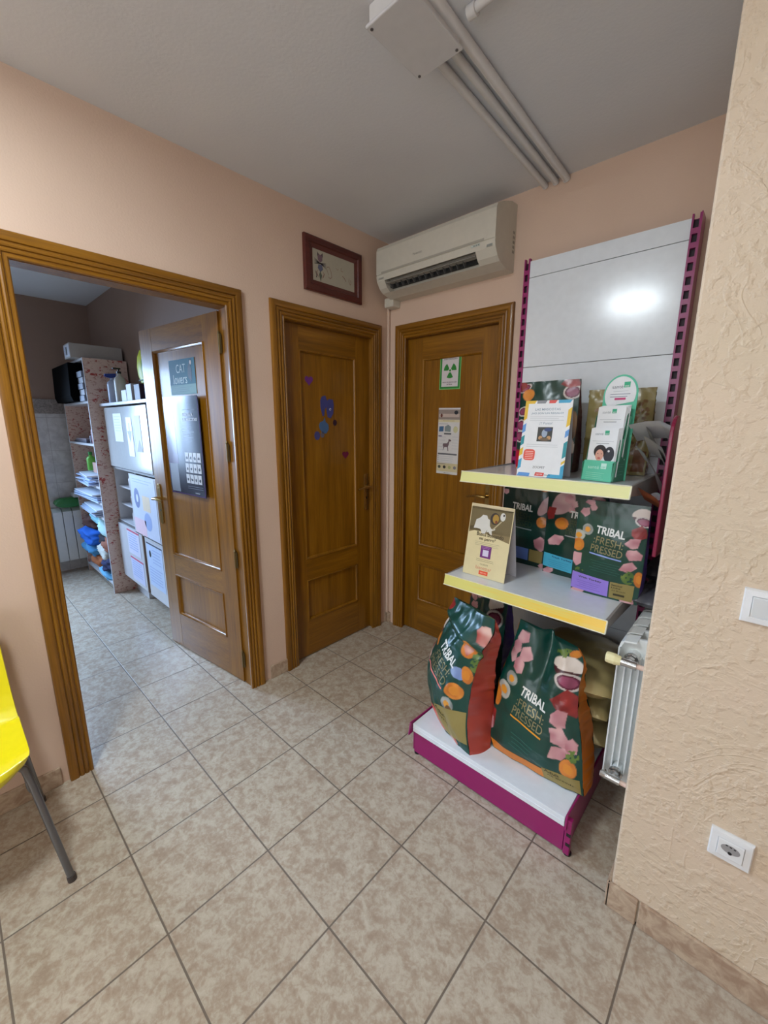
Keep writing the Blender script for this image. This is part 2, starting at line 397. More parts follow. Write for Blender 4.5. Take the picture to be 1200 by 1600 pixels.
# ================================================================= DOORS
def leaf(name, w, h, M, label=None):
    """local: x 0..w, front face at y=0 looking to -y, thickness +y; returns door object"""
    t = .036; sx = .137 if w > .75 else .125; zl0, zl1, zu0, zu1 = .245, .520, .655, 1.885
    mb = MB()
    mb.box(0, sx, 0, t, .008, h).box(w - sx, w, 0, t, .008, h)
    mb.box(sx, w - sx, .0006, t, .008, zl0, 1).box(sx, w - sx, .0006, t, zl1, zu0, 1).box(sx, w - sx, .0006, t, zu1, h, 1)
    mb.box(sx, w - sx, .012, t - .012, zl0, zl1).box(sx, w - sx, .012, t - .012, zu0, zu1)
    o = build(name, mb.xf(M), [OAK_Z, OAK_X if abs(M[0][0]) > .9 else OAK_Y]); struct(o)
    for (z0, z1) in ((zl0, zl1), (zu0, zu1)):
        pm = MB(); g = .013
        prof = [(0, 0), (0, -.003), (.004, -.005), (.008, -.003), (g, .006), (g, .012), (0, .012)]
        ring = [(sx, z0, 1, 1), (w - sx, z0, -1, 1), (w - sx, z1, -1, -1), (sx, z1, 1, -1)]
        n = len(prof); vs = []
        for (x, z, ax, az) in ring:
            for (a, d) in prof: vs.append((x + ax * a, d, z + az * a))
        fs = []
        for k in range(4):
            for i in range(n - 1): k2 = (k + 1) % 4; fs.append((k * n + i, k * n + i + 1, k2 * n + i + 1, k2 * n + i))
        pm.add(vs, fs); build('panel_moulding', pm.xf(M), OAK_Z, o, smooth=True, angle=50, recalc=False)
    return o
# closed door in the left wall: front faces +x ; local x -> world +y ... front (-y local) -> +x world
M1 = Matrix(((0, -1, 0, -.030), (1, 0, 0, D1[0] + .010), (0, 0, 1, 0), (0, 0, 0, 1)))
door1 = leaf('door_1', D1[1] - D1[0] - .020, HT - .016, M1)
M2 = Matrix(((1, 0, 0, D2[0] + .010), (0, 1, 0, .030), (0, 0, 1, 0), (0, 0, 0, 1)))
door2 = leaf('door_2', D2[1] - D2[0] - .020, HT - .016, M2)
YAW = rad(7.06)
M3 = Matrix.Translation((-.873, -1.2445, 0)) @ Matrix.Rotation(YAW, 4, 'Z')
door3 = leaf('door_3', .800, 2.010, M3)
for m_ in (M1, M2, M3): pass

def handle(door, M, x, flip, z=1.03):
    """brass back plate with a lever; lever points towards -x*flip"""
    mb = MB(); pl = [(x + .019 * math.cos(a), z - .0 + (.100 if math.sin(a) >= 0 else -.120) + .019 * math.sin(a)) for a in [2 * math.pi * i / 24 for i in range(24)]]
    mb.prism(pl, 'y', -.006, .0); mb.lathe([(.004, -.008), (.004, -.006)], (x, 0, z + .09), 10, 0, 'y')
    p = build('door_handle', mb.xf(M), M_BRASS, door, bev=.0015)
    mb = MB().tube([(x, -.004, z + .03), (x, -.035, z + .03), (x, -.048, z + .03), (x - flip * .012, -.054, z + .031), (x - flip * .05, -.054, z + .034), (x - flip * .095, -.052, z + .026), (x - flip * .115, -.048, z + .022)], [.010, .009, .009, .009, .008, .007, .006], 12)
    build('lever', mb.xf(M), M_BRASS, p, smooth=True)
    mb = MB().lathe([(.006, -.0075), (.006, -.005)], (x, 0, z - .05), 12, 0, 'y'); build('keyhole', mb.xf(M), M_BLACK, p)
handle(door1, M1, .645, 1); handle(door2, M2, .640, 1); handle(door3, M3, .045, -1, .985)
for z in (1.86, 1.33, .75, .15):
    mb = MB().tube([(.806, -.002, z - .045), (.806, -.002, z + .045)], .0055, 10).box(.806, .822, -.001, .001, z - .045, z + .045)
    mb.lathe([(.004, z + .045), (.007, z + .05), (.003, z + .06)], (.806, -.002, 0), 10)
    build('hinge', mb.xf(M3), flat((120, 102, 66), .4, .8, 0, 'dull_brass'), door3)

# ---------------------------------------------------------------- stickers and notices on the doors
def shape_sticker(name, pts, y, z, color, label, x=-.0285, s=1.0, inner=None):
    mb = MB(); P = [(y + a * s, z + b * s) for a, b in pts]; mb.prism(P, 'x', x, x + .0012)
    o = build(name, mb, flat(color, .5)); tag(o, label, 'sticker'); return o
heart = []
for i in range(30):
    a = 2 * math.pi * i / 30; heart.append((16 * math.sin(a) ** 3 / 34, (13 * math.cos(a) - 5 * math.cos(2 * a) - 2 * math.cos(3 * a) - math.cos(4 * a)) / 34))
PX = -.0170 - .0245  # face of the recessed door panel
PXF = -.030 - .012
ox = PXF + .0004
shape_sticker('heart_sticker', heart, -.637, 1.725, (104, 40, 120), 'purple heart sticker near top left of the oak door between the two openings', ox, .062)
shape_sticker('heart_sticker', heart, -.362, 1.283, (110, 20, 62), 'dark maroon heart sticker low down near the door lever', ox, .058)
dog_head = [(-.035, .055), (-.012, .062), (.0, .035), (.012, .045), (.04, .042), (.045, .015), (.04, -.03), (.022, -.055), (.002, -.05), (-.004, -.02), (-.006, .005), (-.018, -.01), (-.022, -.042), (-.032, -.045), (-.045, .0), (-.046, .035)]
dg_ = shape_sticker('animal_sticker', dog_head, -.505, 1.575, (62, 66, 128), 'blue floppy eared animal head sticker in the middle of the sticker cluster', ox, 1.15)
mb = MB().lathe([(.008, 0), (.008, .0008)], (ox + .0012, -.482, 1.565), 16, 0, 'x'); build('eye', mb, flat((190, 190, 220), .5), dg_)
mb = MB().lathe([(.004, 0), (.004, .0008)], (ox + .002, -.480, 1.563), 12, 0, 'x'); build('pupil', mb, flat((40, 40, 80), .5), dg_)
body = [(-.04, 0), (-.03, .02), (-.004, .028), (.006, .05), (.012, .022), (.034, .006), (.036, -.022), (.016, -.048), (-.012, -.046), (-.034, -.02)]
shape_sticker('animal_sticker', body, -.533, 1.468, (68, 100, 140), 'teal blue drop shaped body sticker below the animal head', ox)
blob = [(math.cos(2 * math.pi * i / 20) * .5, math.sin(2 * math.pi * i / 20) * .62) for i in range(20)]
shape_sticker('paw_sticker', blob, -.588, 1.408, (64, 66, 122), 'dark blue oval paw sticker, lower left of the cluster', ox, .042)
shape_sticker('paw_sticker', blob, -.548, 1.413, (100, 96, 110), 'small grey lilac paw sticker right beside the dark blue oval', ox, .028)
shape_sticker('dot_sticker', blob, -.447, 1.486, (42, 14, 40), 'tiny dark plum round dot sticker right of the drop shaped one', ox, .030)

ink, grey, lgrey = flat((40, 42, 46), .6), flat((120, 122, 126), .6), flat((176, 180, 184), .6)
DY2 = .030 + .012  # recessed panel face of door 2
GREEN = flat((44, 132, 52), .5)
s = Sheet((.475, DY2 - .0016, 1.792), (1, 0, -.02), (.02, 0, 1), .152, .206, flat((120, 190, 110), .5))
s.rect(-.071, -.098, .071, .098, GREEN, 1); s.rect(-.060, -.087, .060, .087, flat((214, 206, 206), .5), 2)
for k in range(3):
    a0 = rad(30 + 120 * k); pts = []
    for a in np.linspace(a0 - rad(30), a0 + rad(30), 9): pts.append((.046 * math.cos(a), .008 + .046 * math.sin(a)))
    for a in np.linspace(a0 + rad(30), a0 - rad(30), 5): pts.append((.012 * math.cos(a), .008 + .012 * math.sin(a)))
    s.poly(pts, GREEN, 3)
s.disc(0, .008, .007, .007, GREEN, 3)
s.text('ZONA CONTROLADA', 0, .074, .098, .008, ink, 3, bold=.01); s.text('RIESGO DE IRRADIACIÓN', 0, -.060, .102, .008, ink, 3, bold=.01); s.text('EXTERNA', 0, -.074, .040, .008, ink, 3, bold=.01)
tag(s.out('radiation_notice'), 'green bordered radiation trefoil notice on the rear oak door', 'sign')
s = Sheet((.477, DY2 - .0016, 1.372), (1, 0, -.015), (.015, 0, 1), .160, .412, flat((212, 208, 204), .6))
s.rect(-.080, .135, .080, .196, flat((150, 136, 128), .6)); s.rect(-.075, .150, .075, .170, flat((190, 170, 158), .6), 2)
s.disc(.052, .178, .014, .012, flat((44, 46, 52), .6), 3); s.disc(-.056, .160, .008, .012, flat((110, 60, 50), .6), 3)
s.rect(-.079, .120, .079, .134, flat((214, 204, 166), .6)); s.lines(-.045, .045, .128, 1, .01, flat((150, 130, 60), .6), .002, 2)
s.lines(-.074, -.005, .110, 1, .01, grey, .002)
s.poly([(-.072, .060), (-.038, .062), (-.036, .094), (-.070, .092)], flat((68, 104, 140), .6)); s.poly([(-.028, .062), (.016, .060), (.018, .092), (-.004, .104), (-.028, .092)], flat((130, 140, 140), .6))
s.disc(.052, .075, .017, .020, flat((200, 196, 150), .6)); s.rect(-.032, .043, .022, .053, flat((90, 92, 96), .6))
s.lines(-.072, -.015, .028, 5, .020, lgrey, .002, 1, 3); s.lines(.030, .074, .030, 5, .018, lgrey, .002, 1, 4); s.rect(-.074, .030, -.048, .036, flat((80, 60, 110), .6))
dog = [(-.030, -.055), (-.026, -.030), (-.032, -.022), (-.028, -.012), (-.002, -.010), (.008, .002), (.006, .010), (.014, .014), (.026, .008), (.024, .002), (.014, .000), (.010, -.020), (.006, -.028), (.010, -.055), (.005, -.055), (.001, -.032), (-.018, -.032), (-.020, -.055), (-.024, -.055), (-.022, -.034), (-.026, -.055)]
s.poly([(a * 1.1 - .004, b * 1.1 + .0) for a, b in dog[:17]], flat((112, 92, 96), .6), 2)
s.rect(-.074, -.084, .070, -.074, flat((100, 100, 104), .6)); s.lines(-.064, .060, -.094, 5, .0125, lgrey, .002, 1, 5)
for k in range(4): s.disc(-.070, -.094 - k * .0125, .003, .003, ink, 2)
s.rect(-.080, -.190, .080, -.137, flat((206, 192, 150), .6)); s.lines(-.074, -.01, -.141, 1, .1, grey, .003, 2)
for k, c_ in enumerate(((70, 74, 60), (44, 44, 44), (170, 170, 110), (130, 124, 130))): s.disc(-.058 + k * .039, -.162, .011, .010, flat(c_, .6), 2)
s.text('informativo', 0, -.198, .045, .007, grey, 1)
tag(s.out('notice_strip'), 'long narrow paper notice with a dog figure on the rear oak door', 'poster')

def leafpt(x, z, off=.0): return M3 @ Vector((x, -off, z))
LR = (math.cos(YAW), math.sin(YAW), 0)
TEAL = flat((28, 96, 116), .6)
s = Sheet(leafpt(.420, 1.728, -.0100), LR, (0, 0, 1), .262, .186, flat((120, 158, 160), .6))
s.rect(-.131, -.040, .131, .093, TEAL, 1)
lt = flat((190, 206, 206), .5)
s.text('CAT', -.010, .045, .095, .045, lt, 2); s.text('lovers', -.022, -.010, .140, .050, lt, 2); s.lines(-.10, .0, -.048 + .02, 1, .01, flat((110, 150, 160), .5), .003, 2)
s.poly([(.058, .010), (.064, .050), (.080, .072), (.084, .092), (.090, .078), (.098, .090), (.100, .066), (.092, .055), (.100, .030), (.098, -.010), (.090, -.030), (.080, -.020), (.064, -.010)], flat((14, 14, 20), .5), 2)
s.disc(.094, .070, .009, .012, flat((205, 190, 180), .5), 3); s.lines(-.09, .09, -.055, 3, .010, flat((80, 110, 115), .5), .002, 2)
tag(s.out('cat_poster'), 'small teal poster reading CAT lovers, upper one on the open door', 'poster')

def dark_poster():
    """large glossy poster, slightly curled so it has its own relief"""
    w, h = .378, .556; nx, nz = 22, 30
    M_ = M3 @ Matrix.Translation((.402, -.0022, 1.347))
    def S(a, b):
        d = .006 + .007 * math.sin(a * 14 + b * 3) * (.3 + abs(a) * 3) * .5 + .012 * max(0, abs(b) / (h / 2) - .85) * 4 * (a / w)
        return Vector((a - .012 * (b / h), -max(.002, d), b))
    mb = MB(); mats = [flat((30, 32, 52), .24, 0, .3, 'glossy_dark_poster'), flat((74, 54, 96), .2, 0, .5), flat((196, 196, 200), .4), flat((24, 30, 50), .3), flat((112, 116, 126), .4), flat((96, 82, 116), .2, 0, .5)]
    G = [[tuple(S((j / nx - .5) * w, (i / nz - .5) * h)) for j in range(nx + 1)] for i in range(nz + 1)]
    mb.grid(G, 0); G2 = [[(p[0], p[1] + .0012, p[2]) for p in r] for r in G]; mb.grid(G2, 0, True)
    def patch(x0, z0, x1, z1, mi, off=.0006, n=5):
        mb.grid([[tuple(S(x0 + (x1 - x0) * j / n, z0 + (z1 - z0) * i / n) - Vector((0, off, 0))) for j in range(n + 1)] for i in range(n + 1)], mi)
    patch(-.186, -.275, -.178, .275, 1); patch(.178, -.275, .186, .275, 1); patch(-.186, -.276, .186, -.270, 1)
    patch(-.178, -.10, -.08, .265, 5, .0005); patch(-.178, -.265, -.09, -.10, 4, .0004)
    def txt(t, cx, cz, w_, h_, mi, bold=0):
        v, f, a_ = text2d(t, bold); mb.add([tuple(S(cx + (a - .5) * w_, cz + (b - .5) * h_) - Vector((0, .0012, 0))) for a, b in v], f, mi)
    txt('¿Eres una persona', .085, .205, .13, .010, 4); txt('ADICTA A', .070, .178, .11, .018, 2, .02); txt('LAS MASCOTAS?', .090, .152, .150, .017, 2, .02)
    for k in range(6): patch(.0, .118 - k * .016 - .003, .06 + .1 * random.random(), .118 - k * .016, 4)
    for r in range(3):
        for c_ in range(4):
            x0 = .002 + c_ * .042 - r * .004; z0 = -.030 - r * .062; patch(x0, z0 - .052, x0 + .036, z0, 2, .0008, 3)
            R = random.Random(r * 7 + c_); cx, cz = x0 + .018, z0 - .030
            pts = [(cx + .012 * math.cos(a) * R.uniform(.5, 1.1), cz + .010 * math.sin(a) * R.uniform(.5, 1.2)) for a in [2 * math.pi * q / 9 for q in range(9)]]
            mb.add([tuple(S(a, b) - Vector((0, .0016, 0))) for a, b in pts], [tuple(range(9))], 3)
    for k in range(2): patch(.0, -.222 - k * .012 - .002, .16, -.222 - k * .012, 4)
    txt('contacto', .10, -.258, .05, .008, 2); patch(-.16, -.262, -.13, -.25, 4)
    mb.xf(M_); o = build('pet_poster', mb, mats, smooth=True, recalc=False); tag(o, 'large glossy dark poster with white animal tiles, lower one on the open door', 'poster')
dark_poster()

# ================================================================= FRAMED PICTURE
fr = empty('framed_picture', (0, -.468, 2.19)); tag(fr, 'dark red wooden framed cat drawing on the salmon wall above the door', 'picture')
M_FR = oak('mahogany_frame', 1, (58, 22, 16), (88, 32, 24), (104, 42, 30), .4, .2)
def frame_x(y0, y1, z0, z1, b, x0=0.0):
    mb = MB(); prof = [(0, 0), (0, .016), (.006, .020), (b * .55, .020), (b * .62, .014), (b, .010), (b, 0)]
    ring = [(y0, z0, 1, 1), (y1, z0, -1, 1), (y1, z1, -1, -1), (y0, z1, 1, -1)]; n = len(prof); vs = []
    for (y, z, ay, az) in ring:
        for (a, d) in prof: vs.append((x0 + d, y + ay * a, z + az * a))
    fs = []
    for k in range(4):
        for i in range(n - 1): k2 = (k + 1) % 4; fs.append((k * n + i, k * n + i + 1, k2 * n + i + 1, k2 * n + i))
    mb.add(vs, fs); return mb
build('frame', frame_x(-.682, -.258, 2.192, 2.466, .058), M_FR, fr, recalc=True)
s = Sheet((.009, -.470, 2.329), (0, 1, 0), (0, 0, 1), .312, .162, flat((176, 170, 152), .4))
ik = flat((58, 50, 56), .6); bl = flat((96, 100, 124), .6); br = flat((140, 108, 96), .6)
s.poly([(-.118, .030), (-.120, .068), (-.108, .058), (-.096, .058), (-.086, .068), (-.086, .030), (-.102, .018)], flat((120, 96, 106), .6), 1)
s.poly([(-.121, .045), (-.120, .070), (-.112, .058)], ik, 2); s.poly([(-.092, .058), (-.084, .070), (-.084, .045)], ik, 2)
for k in range(5):
    z = .012 + k * .003; s.poly([(-.102, .012), (-.142, .004 + k * .007), (-.142, .006 + k * .007), (-.102, .016)], ik, 2); s.poly([(-.102, .012), (-.060, -.006 + k * .007), (-.060, -.004 + k * .007), (-.102, .016)], ik, 2)
s.poly([(-.114, .008), (-.090, .008), (-.082, -.012), (-.102, -.030), (-.120, -.012)], bl, 2)
s.poly([(-.103, -.025), (-.112, -.045), (-.101, -.078), (-.090, -.045)], flat((90, 96, 82), .6), 2)
for sg in (-1, 1): s.poly([(-.102 + sg * .012, -.018), (-.102 + sg * .030, -.034), (-.102 + sg * .022, -.052), (-.102 + sg * .010, -.060), (-.102 + sg * .018, -.046), (-.102 + sg * .024, -.034)], br, 2)
s.poly([(-.138, -.030), (-.130, -.052), (-.134, -.060), (-.128, -.064), (-.126, -.050), (-.136, -.028)], ik, 2)
def squig(pts, w, m):
    for (a, b) in zip(pts, pts[1:]):
        dx, dy = b[0] - a[0], b[1] - a[1]; l = math.hypot(dx, dy) or 1; nx_, ny_ = -dy / l * w, dx / l * w
        s.poly([(a[0] - nx_, a[1] - ny_), (b[0] - nx_, b[1] - ny_), (b[0] + nx_, b[1] + ny_), (a[0] + nx_, a[1] + ny_)], m, 2)
squig([(-.056, .006), (-.040, .012), (-.026, -.010), (-.020, -.035), (-.032, -.048), (-.045, -.040)], .0016, br); squig([(-.058, .002), (-.050, -.020), (-.042, -.030)], .0012, br)
squig([(.052, .030), (.050, .012), (.066, .012)], .0013, br); squig([(.060, -.012), (.078, -.022), (.086, -.036)], .0022, br); squig([(.112, -.012), (.110, -.030), (.122, -.046), (.128, -.036), (.124, -.020)], .0014, br)
squig([(.010, .020), (.024, .010), (.030, .018)], .001, br)
s.out('drawing', fr)

# ================================================================= AIR CONDITIONER
ac = empty('air_conditioner', (.48, 0, 2.25)); tag(ac, 'ivory wall mounted air conditioner above the rear oak door', 'air conditioner')
AX0, AX1 = .088, .872
prof = [(0, 2.556), (-.060, 2.552), (-.150, 2.522), (-.196, 2.500), (-.206, 2.480), (-.207, 2.352), (-.206, 2.344), (-.198, 2.312), (-.172, 2.278), (-.130, 2.255), (-.080, 2.244), (0, 2.244)]
def acbody():
    mb = MB()
    body_prof = [(0, 2.556), (-.060, 2.552), (-.150, 2.522), (-.196, 2.500), (-.206, 2.480), (-.207, 2.352), (-.203, 2.350), (-.203, 2.346), (-.207, 2.344), (-.200, 2.316), (-.150, 2.330), (-.110, 2.275), (-.150, 2.262), (-.080, 2.244), (0, 2.244)]
    solid = [(0, 2.556), (-.060, 2.552), (-.150, 2.522), (-.196, 2.500), (-.206, 2.480), (-.207, 2.352), (-.203, 2.350), (-.203, 2.346), (-.207, 2.344), (-.200, 2.316), (-.176, 2.281), (-.150, 2.262), (-.080, 2.244), (0, 2.244)]
    mb.prism(solid, 'x', AX0, AX0 + .060); mb.prism(solid, 'x', AX1 - .110, AX1); mb.prism(body_prof, 'x', AX0 + .060, AX1 - .110)
    return mb
build('casing', acbody(), M_AC, ac, recalc=True)
mb = MB()
mb.box(AX0 + .062, AX1 - .112, -.148, -.120, 2.285, 2.322)
build('vent_cavity', mb, M_BLACK, ac)
mb = MB().add([(AX0 + .064, -.190, 2.300), (AX1 - .114, -.190, 2.300), (AX1 - .114, -.163, 2.296), (AX0 + .064, -.163, 2.296), (AX0 + .064, -.190, 2.303), (AX1 - .114, -.190, 2.303), (AX1 - .114, -.163, 2.300), (AX0 + .064, -.163, 2.300)], [(0, 1, 2, 3), (4, 5, 6, 7), (0, 1, 5, 4), (1, 2, 6, 5), (2, 3, 7, 6), (3, 0, 4, 7)])
build('louvre', mb, flat((150, 148, 140), .5), ac)
fin = flat((92, 92, 90), .6)
for k in range(13):
    x = AX0 + .085 + k * .042; mb = MB().prism([(-.182, 2.296), (-.150, 2.318), (-.140, 2.290), (-.158, 2.272)], 'x', x, x + .003); o = build('deflector_blade', mb, fin, ac)
mb = MB().box(AX0 + .04, AX1 - .06, -.2085, -.206, 2.352, 2.362); build('panel_lip', mb, flat((170, 165, 152), .5), ac)
s = Sheet((.40, -.2072, 2.400), (1, 0, 0), (0, 0, 1), .002, .002, M_AC); s.text('Panasonic', 0, 0, .062, .012, flat((120, 118, 112), .4), 1); s.out('badge', ac)
s = Sheet((.765, -.2072, 2.340), (1, 0, 0), (0, -.2, 1), .050, .010, flat((178, 186, 178), .4), .003)
for k in range(4): s.disc(-.018 + k * .012, 0, .003, .003, flat((220, 230, 220), .4) if k == 0 else flat((120, 124, 120), .4), 1)
s.out('indicator_lights', ac)
s = Sheet((.842, -.2055, 2.325), (1, 0, 0), (0, .25, 1), .030, .012, flat((168, 172, 166), .4), .002); s.text('inverter', 0, 0, .024, .006, flat((110, 112, 110), .4), 1); s.out('label_plate', ac)
s = Sheet((.125, -.2055, 2.330), (1, 0, 0), (0, .2, 1), .042, .010, flat((188, 184, 172), .4), .002); s.text('Panasonic', .004, 0, .030, .006, flat((110, 112, 110), .4), 1); s.out('label_plate', ac)
mb = MB()
for k in range(5): mb.box(AX1, AX1 + .0012, -.030, -.012, 2.33 + k * .022, 2.342 + k * .022)
build('side_grille', mb, flat((150, 146, 134), .6), ac)
mb = MB().box(.030, .105, -.075, 0, 2.205, 2.262); tag(build('pipe_cover', mb, M_AC, bev=.008), 'ivory pipe cover stub in the corner under the air conditioner', 'pipe cover')
mb = MB().tube([(.012, -.012, .08), (.012, -.012, 2.24)], .010, 10); tag(build('corner_conduit', mb, M_WALL, smooth=True), 'thin salmon painted pipe running down the room corner', 'pipe')

# ================================================================= CEILING CONDUITS, JUNCTION BOX, LAMP
M_COND = flat((214, 213, 212), .5, 0, 0, 'painted_conduit')
jb = empty('junction_box', (1.065, -1.06, CH)); tag(jb, 'square white junction box on the ceiling where the conduits meet', 'junction box')
build('box_body', MB().box(.992, 1.142, -1.178, -.952, 2.556, CH), M_COND, jb, bev=.004)
build('cover', MB().box(.985, 1.149, -1.185, -.945, 2.548, 2.557), flat((206, 206, 208), .5), jb, bev=.003)
for x, y in ((.998, -1.172), (1.136, -1.172), (.998, -.958), (1.136, -.958)): build('screw', MB().lathe([(.0045, 2.5462), (.0045, 2.549)], (x, y, 0), 10), flat((110, 108, 108), .5, .5), jb)
for x0, x1, y0, r, lb in ((1.040, 1.012, -.945, .0135, 'white ceiling conduit nearest the air conditioner'), (1.094, 1.062, -.945, .0135, 'middle white ceiling conduit running to the rear wall'), (1.172, 1.110, -1.75, .0160, 'rightmost and longest white ceiling conduit, passing beside the junction box')):
    mb = MB().tube([(x0, y0, CH - r), (x1, -.012, CH - r), (x1 - .001, -.004, CH - r - .004)], r, 16)
    tag(build('ceiling_conduit', mb, M_COND, smooth=True), lb, 'pipe', 'ceiling conduits')
mb = MB().tube([(1.195, -.985, CH - .012), (1.9, -.985, CH - .012), (3.5, -.985, CH - .012)], .012, 12).tube([(1.190, -.985, CH - .014), (1.215, -.985, CH - .014)], .017, 12)
tag(build('branch_conduit', mb, M_COND, smooth=True), 'thin white conduit branching sideways from the long one at the top of the view', 'pipe')
lp = empty('ceiling_light', (.88, -2.48, CH)); tag(lp, 'square white ceiling light behind the viewer', 'lamp')
M_EM, nt, b = newmat('lit_diffuser'); b.inputs['Base Color'].default_value = (.9, .9, .9, 1); b.inputs['Emission Color'].default_value = (0.84, 0.94, 1.0, 1); b.inputs['Emission Strength'].default_value = LAMP_STRENGTH
build('lamp_housing', MB().box(.67, 1.09, -2.60, -2.36, 2.575, CH), M_WHITE, lp, bev=.004)
build('diffuser', MB().box(.685, 1.075, -2.585, -2.375, 2.568, 2.5752), M_EM, lp)

# ================================================================= PILLAR SWITCH AND SOCKET
def plate(name, x0, x1, z0, z1, label, cat):
    e = empty(name, ((x0 + x1) / 2, -.941, z0)); tag(e, label, cat)
    mb = MB(); cx, cz = (x0 + x1) / 2, (z0 + z1) / 2; hw, hh = (x1 - x0) / 2, (z1 - z0) / 2
    rings = [(1.0, -.941), (1.0, -.946), (.93, -.952), (.62, -.953), (.60, -.950)]; vs = []
    for k, y in rings:
        for sx_, sz_ in ((-1, -1), (1, -1), (1, 1), (-1, 1)): vs.append((cx + sx_ * hw * k, y, cz + sz_ * hh * k))
    fs = [(4 * i + j, 4 * i + (j + 1) % 4, 4 * i + 4 + (j + 1) % 4, 4 * i + 4 + j) for i in range(4) for j in range(4)] + [(16, 17, 18, 19)]
    mb.add(vs, fs); build('frame_plate', mb, M_WHITE, e, recalc=True); return e, cx, cz, hw, hh
e, cx, cz, hw, hh = plate('light_switch', 1.979, 2.063, 1.030, 1.112, 'white square light switch on the rough beige pillar wall', 'switch')
mb = MB().add([(cx - .6 * hw, -.951, cz - .6 * hh), (cx + .6 * hw, -.951, cz - .6 * hh), (cx + .6 * hw, -.957, cz + .6 * hh), (cx - .6 * hw, -.957, cz + .6 * hh), (cx - .6 * hw, -.945, cz - .6 * hh), (cx + .6 * hw, -.945, cz - .6 * hh), (cx + .6 * hw, -.945, cz + .6 * hh), (cx - .6 * hw, -.945, cz + .6 * hh)], [(0, 1, 2, 3), (4, 5, 6, 7), (0, 1, 5, 4), (1, 2, 6, 5), (2, 3, 7, 6), (3, 0, 4, 7)])
build('rocker', mb, flat((214, 217, 217), .3), e, bev=.002)
e, cx, cz, hw, hh = plate('wall_socket', 2.005, 2.090, .382, .463, 'white electrical socket low on the rough beige pillar wall', 'socket')
mb = MB().box(cx - .60 * hw, cx + .60 * hw, -.956, -.946, cz - .60 * hh, cz + .60 * hh); build('insert', mb, M_WHITE, e, bev=.0015)
ov = [(cx + .019 * math.cos(a) * (1 if abs(math.cos(a)) < 2 else 1), cz + .004 + .012 * math.sin(a)) for a in [2 * math.pi * i / 28 for i in range(28)]]
build('recess', MB().prism(ov, 'y', -.9565, -.950), flat((150, 148, 148), .5), e)
for dx, dz in ((-.008, .013), (0, .012), (.008, .011)): build('slot', MB().box(cx + dx - .0022, cx + dx + .0022, -.957, -.954, cz + dz - .0015, cz + dz + .0015), M_BLACK, e)
build('pin_hole', MB().lathe([(.0042, -.9572), (.0042, -.954)], (cx, 0, cz - .006), 14, 0, 'y'), M_BLACK, e)

# ================================================================= GONDOLA SHELVING
gx0, gx1 = .968, 1.665
G = empty('gondola_shelving', ((gx0 + gx1) / 2, -.45, 0)); tag(G, 'magenta and white metal shop shelving unit against the rear wall beside the pillar', 'shelving unit')
zs = [.16, .52, .93, 1.345, 1.760, 2.175, 2.250]
for a, b_ in zip(zs, zs[1:]): build('back_panel', MB().box(.997, 1.632, -.078, -.062, a + .0012, b_ - .0012), M_SHELFW, G, bev=.001)
for x0, x1, fl in ((.968, .997, -1), (1.632, 1.664, 1)):
    mb = MB(); mb.box(x0, x1, -.062, -.010, 0.02, 2.248)
    wx = (x0 + x1) / 2
    # slotted face: rails either side and rungs between the slots, dark coloured strip behind stands in for the shade inside them
    mb.box(x0, x0 + .006, -.080, -.062, .02, 2.262); mb.box(x1 - .008, x1, -.080, -.062, .02, 2.262)
    z = .05
    while z < 2.25:
        mb.box(x0 + .006, x1 - .008, -.080, -.062, z - .008, z + .012); z += .050
    mb.box(x0 + .006, x1 - .008, -.0640, -.0618, .03, 2.245, 1)
    if fl > 0: mb.box(x1 - .002, x1 + .002, -.088, -.012, .02, 2.262)
    build('upright', mb, [M_MAGENTA, flat((34, 6, 26), .6)], G)
# base
build('base_shelf', MB().box(.972, 1.641, -.885, -.085, .148, .157).box(.972, 1.641, -.889, -.882, .118, .157).box(.972, 1.641, -.8915, -.884, .136, .1395), M_SHELFW, G, bev=.0025)
build('kick_plate', MB().box(.976, 1.640, -.880, -.872, .010, .120), M_MAGENTA, G)
mb = MB()
mb.prism([(-.895, .112), (-.888, .170), (-.780, .160), (-.08, .160), (-.08, .01), (-.872, .01), (-.872, .112)], 'x', 1.643, 1.650)
mb.box(1.643, 1.664, -.885, -.866, .008, .150)
build('base_bracket', mb, M_MAGENTA, G, bev=.002)
mb = MB().prism([(-.912, .108), (-.900, .165), (-.780, .160), (-.08, .158), (-.08, .01), (-.872, .01), (-.872, .108)], 'x', .962, .969); build('base_bracket', mb, M_MAGENTA, G, bev=.002)
for z_ in (.045, .085): build('bracket_slot', MB().box(1.650, 1.6645, -.8858, -.8845, z_, z_ + .013), M_BLACK, G)
for x in (.985, 1.655): build('levelling_foot', MB().lathe([(.014, 0.0), (.014, .006), (.005, .008), (.005, .03)], (x, -.868, 0), 14), M_BLACK, G)
def price_mat(c1, c2):
    m, nt, b = newmat('yellow_price_strip'); P = geo(nt); s_ = N(nt, 'ShaderNodeSeparateXYZ'); nt.links.new(P, s_.inputs[0])
    mp = N(nt, 'ShaderNodeMapping'); nt.links.new(P, mp.inputs[0]); mp.inputs['Scale'].default_value = (3, 1, 60)
    f = mathn(nt, 'ADD', noise_tex(nt, mp.outputs[0], 1.5, 3), mathn(nt, 'MULTIPLY', mathn(nt, 'SUBTRACT', s_.outputs[0], 1.35), .9))
    nt.links.new(ramp(nt, f, [(.35, lin(c1)), (.75, lin(c2))]), b.inputs['Base Color']); b.inputs['Roughness'].default_value = .3; b.inputs['Coat Weight'].default_value = .3
    return m
CREAM = flat((226, 222, 196), .4)
BRK = flat((150, 144, 140), .4)
